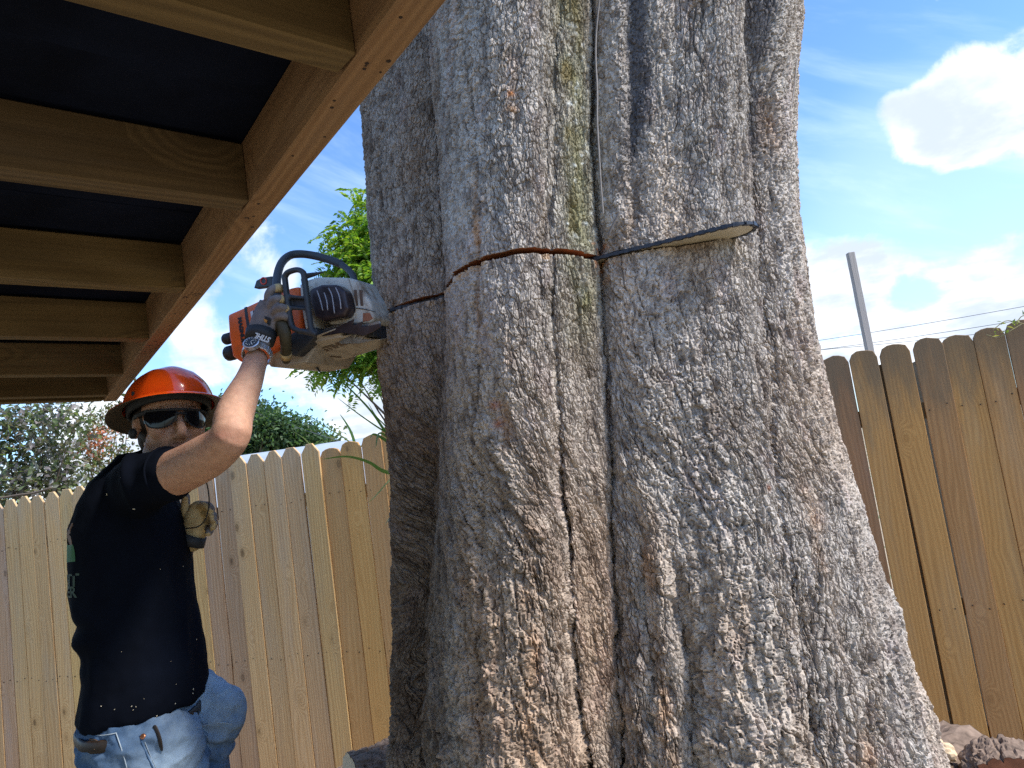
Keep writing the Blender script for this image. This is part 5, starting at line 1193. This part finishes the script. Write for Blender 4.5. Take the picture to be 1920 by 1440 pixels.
# dead vine stem in the furrow, twigs on the bark
M_VIN = plain('dead_vine', (.26, .235, .22), .8, 0, .2, 80)
def on_bark(name, pts, r, label, off=.010, mat=M_VIN, cat='stem'):
    P_ = [on_trunk(x, y, off) for x, y in pts]; P_ = [p for p in P_ if p is not None]
    if len(P_) < 2: return
    Yk = np.convolve(np.pad([p[1] for p in P_], 1, mode='edge'), np.ones(3)/3, 'valid')
    P_ = [at(x, y, yk) for (x, y), yk in zip(pts, Yk)]
    v, f = tube(P_, r, 7, 4); tag(meshob(name, v, f, mat, None, loc=P_[0]), label, cat)
on_bark('dead_vine', [(1128, -30), (1124, 0), (1118, 60), (1117, 110), (1120, 170), (1120, 230), (1124, 300), (1127, 350), (1131, 400)], .0020, 'long bare grey vine stem hanging down the furrow above the cut', .040)
on_bark('twig', [(1161, 398), (1150, 420), (1141, 440)], .0028, 'short dark twig stuck in the bark above the bar', .022, plain('grey_twig', (.16, .14, .13), .8))
on_bark('dead_vine', [(1494, 110), (1490, 160), (1482, 210), (1478, 255)], .0016, 'thin pale vine thread on the trunk edge against the sky', .012)
# ================================================================== LOGS AND CUT PIECES
M_END = plain('cut_wood', (.62, .47, .30), .8, 0, .15, 30, .3, .2, bs=120); M_RED2 = plain('old_cut_wood', (.24, .10, .055), .85, 0, .35, 30, .4, .2, bs=140)
M_LBK = plain('log_bark', (.20, .145, .11), .95, 0, .45, 26, 1.0, .1, bs=70)
def log(name, a, b_, r, label, endmat, lump=.02, seed=0, group=None, fine_=True):
    a, b_ = np.asarray(a, float), np.asarray(b_, float); t_ = nrm(b_-a); s1, s2 = frame_of(t_); L_ = np.linalg.norm(b_-a)
    root = empty(name, (a+b_)/2-UP*r, label, 'log', group); nseg, nl_ = (150, max(10, int(L_/.006))) if fine_ else (48, max(8, int(L_/.03))); aa = np.linspace(0, 2*math.pi, nseg, endpoint=False)
    AA, QQ = np.meshgrid(aa, np.linspace(0, 1, nl_+1)); xl = QQ*L_; ca, sa = np.cos(AA), np.sin(AA)
    rid = np.abs(fbm(AA*r*34+seed+fbm(xl*9, AA, AA*0, 2, 515)*1.2, xl*7, AA*0, 3, 520)); g1, g2, gc, gt = worley2(AA*r/.022+seed, xl/.05, 530)
    rr_ = r*(1+lump*2*fbm(ca*3+seed, sa*3, xl*4, 3, 500+seed))+.012*sstep(rid, .0, .18)+sstep(g2-g1, 0, .2)*(.003+.006*gc)+.004*fbm(ca*r*60, sa*r*60, xl*60, 3, 540)
    R = [[a+t_*L_*QQ[i, 0]+rr_[i, k_]*(math.cos(aa[k_])*s1+math.sin(aa[k_])*s2) for k_ in range(nseg)] for i in range(nl_+1)]
    v, f = loft(R, False); meshob('bark', v, f, M_LBK, root, smooth=False)
    for e_, sg in ((0, -1), (-1, 1)):
        R2 = [[lerp(p, a if e_ == 0 else b_, k_)+t_*sg*.004*(1-abs(k_-.5)) for p in R[e_]] for k_ in (.0, .06, .3, .6, .95)]; v, f = loft(R2, False); v2 = v; f.append(tuple(range(4*nseg, 5*nseg))); meshob('cut_end', v, f, endmat, root)
    return root
def put(x, y, Y_): return at(x, y, Y_)
l0 = put(655, 1535, 3.15); l1 = put(840, 1440, 3.05)
log('log', V(l0[0], l0[1], l0[2]+.0), V(l1[0], l1[1], l1[2]), .17, 'bark covered log against the trunk foot under the yellow fence panel', M_END, .06, 1)
gl0 = float(gz(l0[0], l0[1]))
lc = put(716, 1475, 2.9); log('log', V(lc[0]-.10, lc[1]-.02, lc[2]), V(lc[0]+.35, lc[1]+.22, lc[2]), .125, 'pale split log with clean wood in front of the bark covered log', M_END, .05, 2)
for k_, (p0_, p1_, rr_) in enumerate(((V(l0[0]-.1, 3.2, gl0+.13), V(l1[0]+.15, 3.12, gl0+.13), .16), (V(l0[0]-.05, 2.92, gl0+.13), V(l1[0]+.1, 2.86, gl0+.13), .15))):
    pass
le = put(1912, 1512, 2.35); ge = float(gz(le[0], le[1]))
log('log', le, le+nrm(V(.35, .9, 0))*.16, .125, 'dark reddish sawn log end in front of the brown fence', M_RED2, .05, 3)
log('log', V(le[0]-.02, le[1]+.02, ge+.13), V(le[0]+.2, le[1]+.58, ge+.13), .15, 'lower log carrying the dark reddish log by the brown fence', M_RED2, .05, 4, None, False)
def chunk(cx_, cy_, Y_, r, label, seed):
    c0_ = put(cx_, cy_, Y_); bm = bmesh.new(); bmesh.ops.create_icosphere(bm, subdivisions=3, radius=1.0)
    for v_ in bm.verts:
        n = v_.co.normalized(); p = np.array(n); k_ = 1+.35*float(fbm(np.array([p[0]*1.6+seed]), np.array([p[1]*1.6]), np.array([p[2]*1.6]), 3, 600)[0])
        q = np.array([round(x*k_*3)/3*.45+x*k_*.55 for x in p]); v_.co = Vector(q*np.array(r))
    me_ = bpy.data.meshes.new('wood_chunk'); bm.to_mesh(me_); bm.free(); o = objm('wood_chunk', me_, M_END, None, tuple(c0_)); tag(o, label, 'wood chunk'); return c0_
ck = chunk(1772, 1412, 2.55, (.030, .035, .030), 'larger pale wood chunk wedged between trunk foot and fence', 1); chunk(1757, 1392, 2.6, (.018, .02, .013), 'small pale wood chip on top of the larger chunk', 2)
gk = float(gz(ck[0], ck[1])); log('log', V(ck[0]-.10, ck[1]-.02, ck[2]-.17), V(ck[0]+.18, ck[1]+.25, ck[2]-.17), .14, 'short log under the pale chunks beside the trunk foot', M_END, .05, 5, None, False)
log('log', V(ck[0]-.12, ck[1], gk+.15), V(ck[0]+.2, ck[1]+.32, gk+.15), max(.12, (ck[2]-.31-gk)/2+.03), 'bottom log of the pile beside the trunk foot', M_END, .05, 6, None, False)
# a stump block under his raised foot
fz_ = ANl[2]-.10; gg = float(gz(ANl[0], ANl[1]))
if fz_-gg > .05: log('log', V(ANl[0]+.05, ANl[1], gg), V(ANl[0]+.05, ANl[1], fz_), .17, 'upright log block under the man\'s raised foot', M_END, .04, 7, None, False)
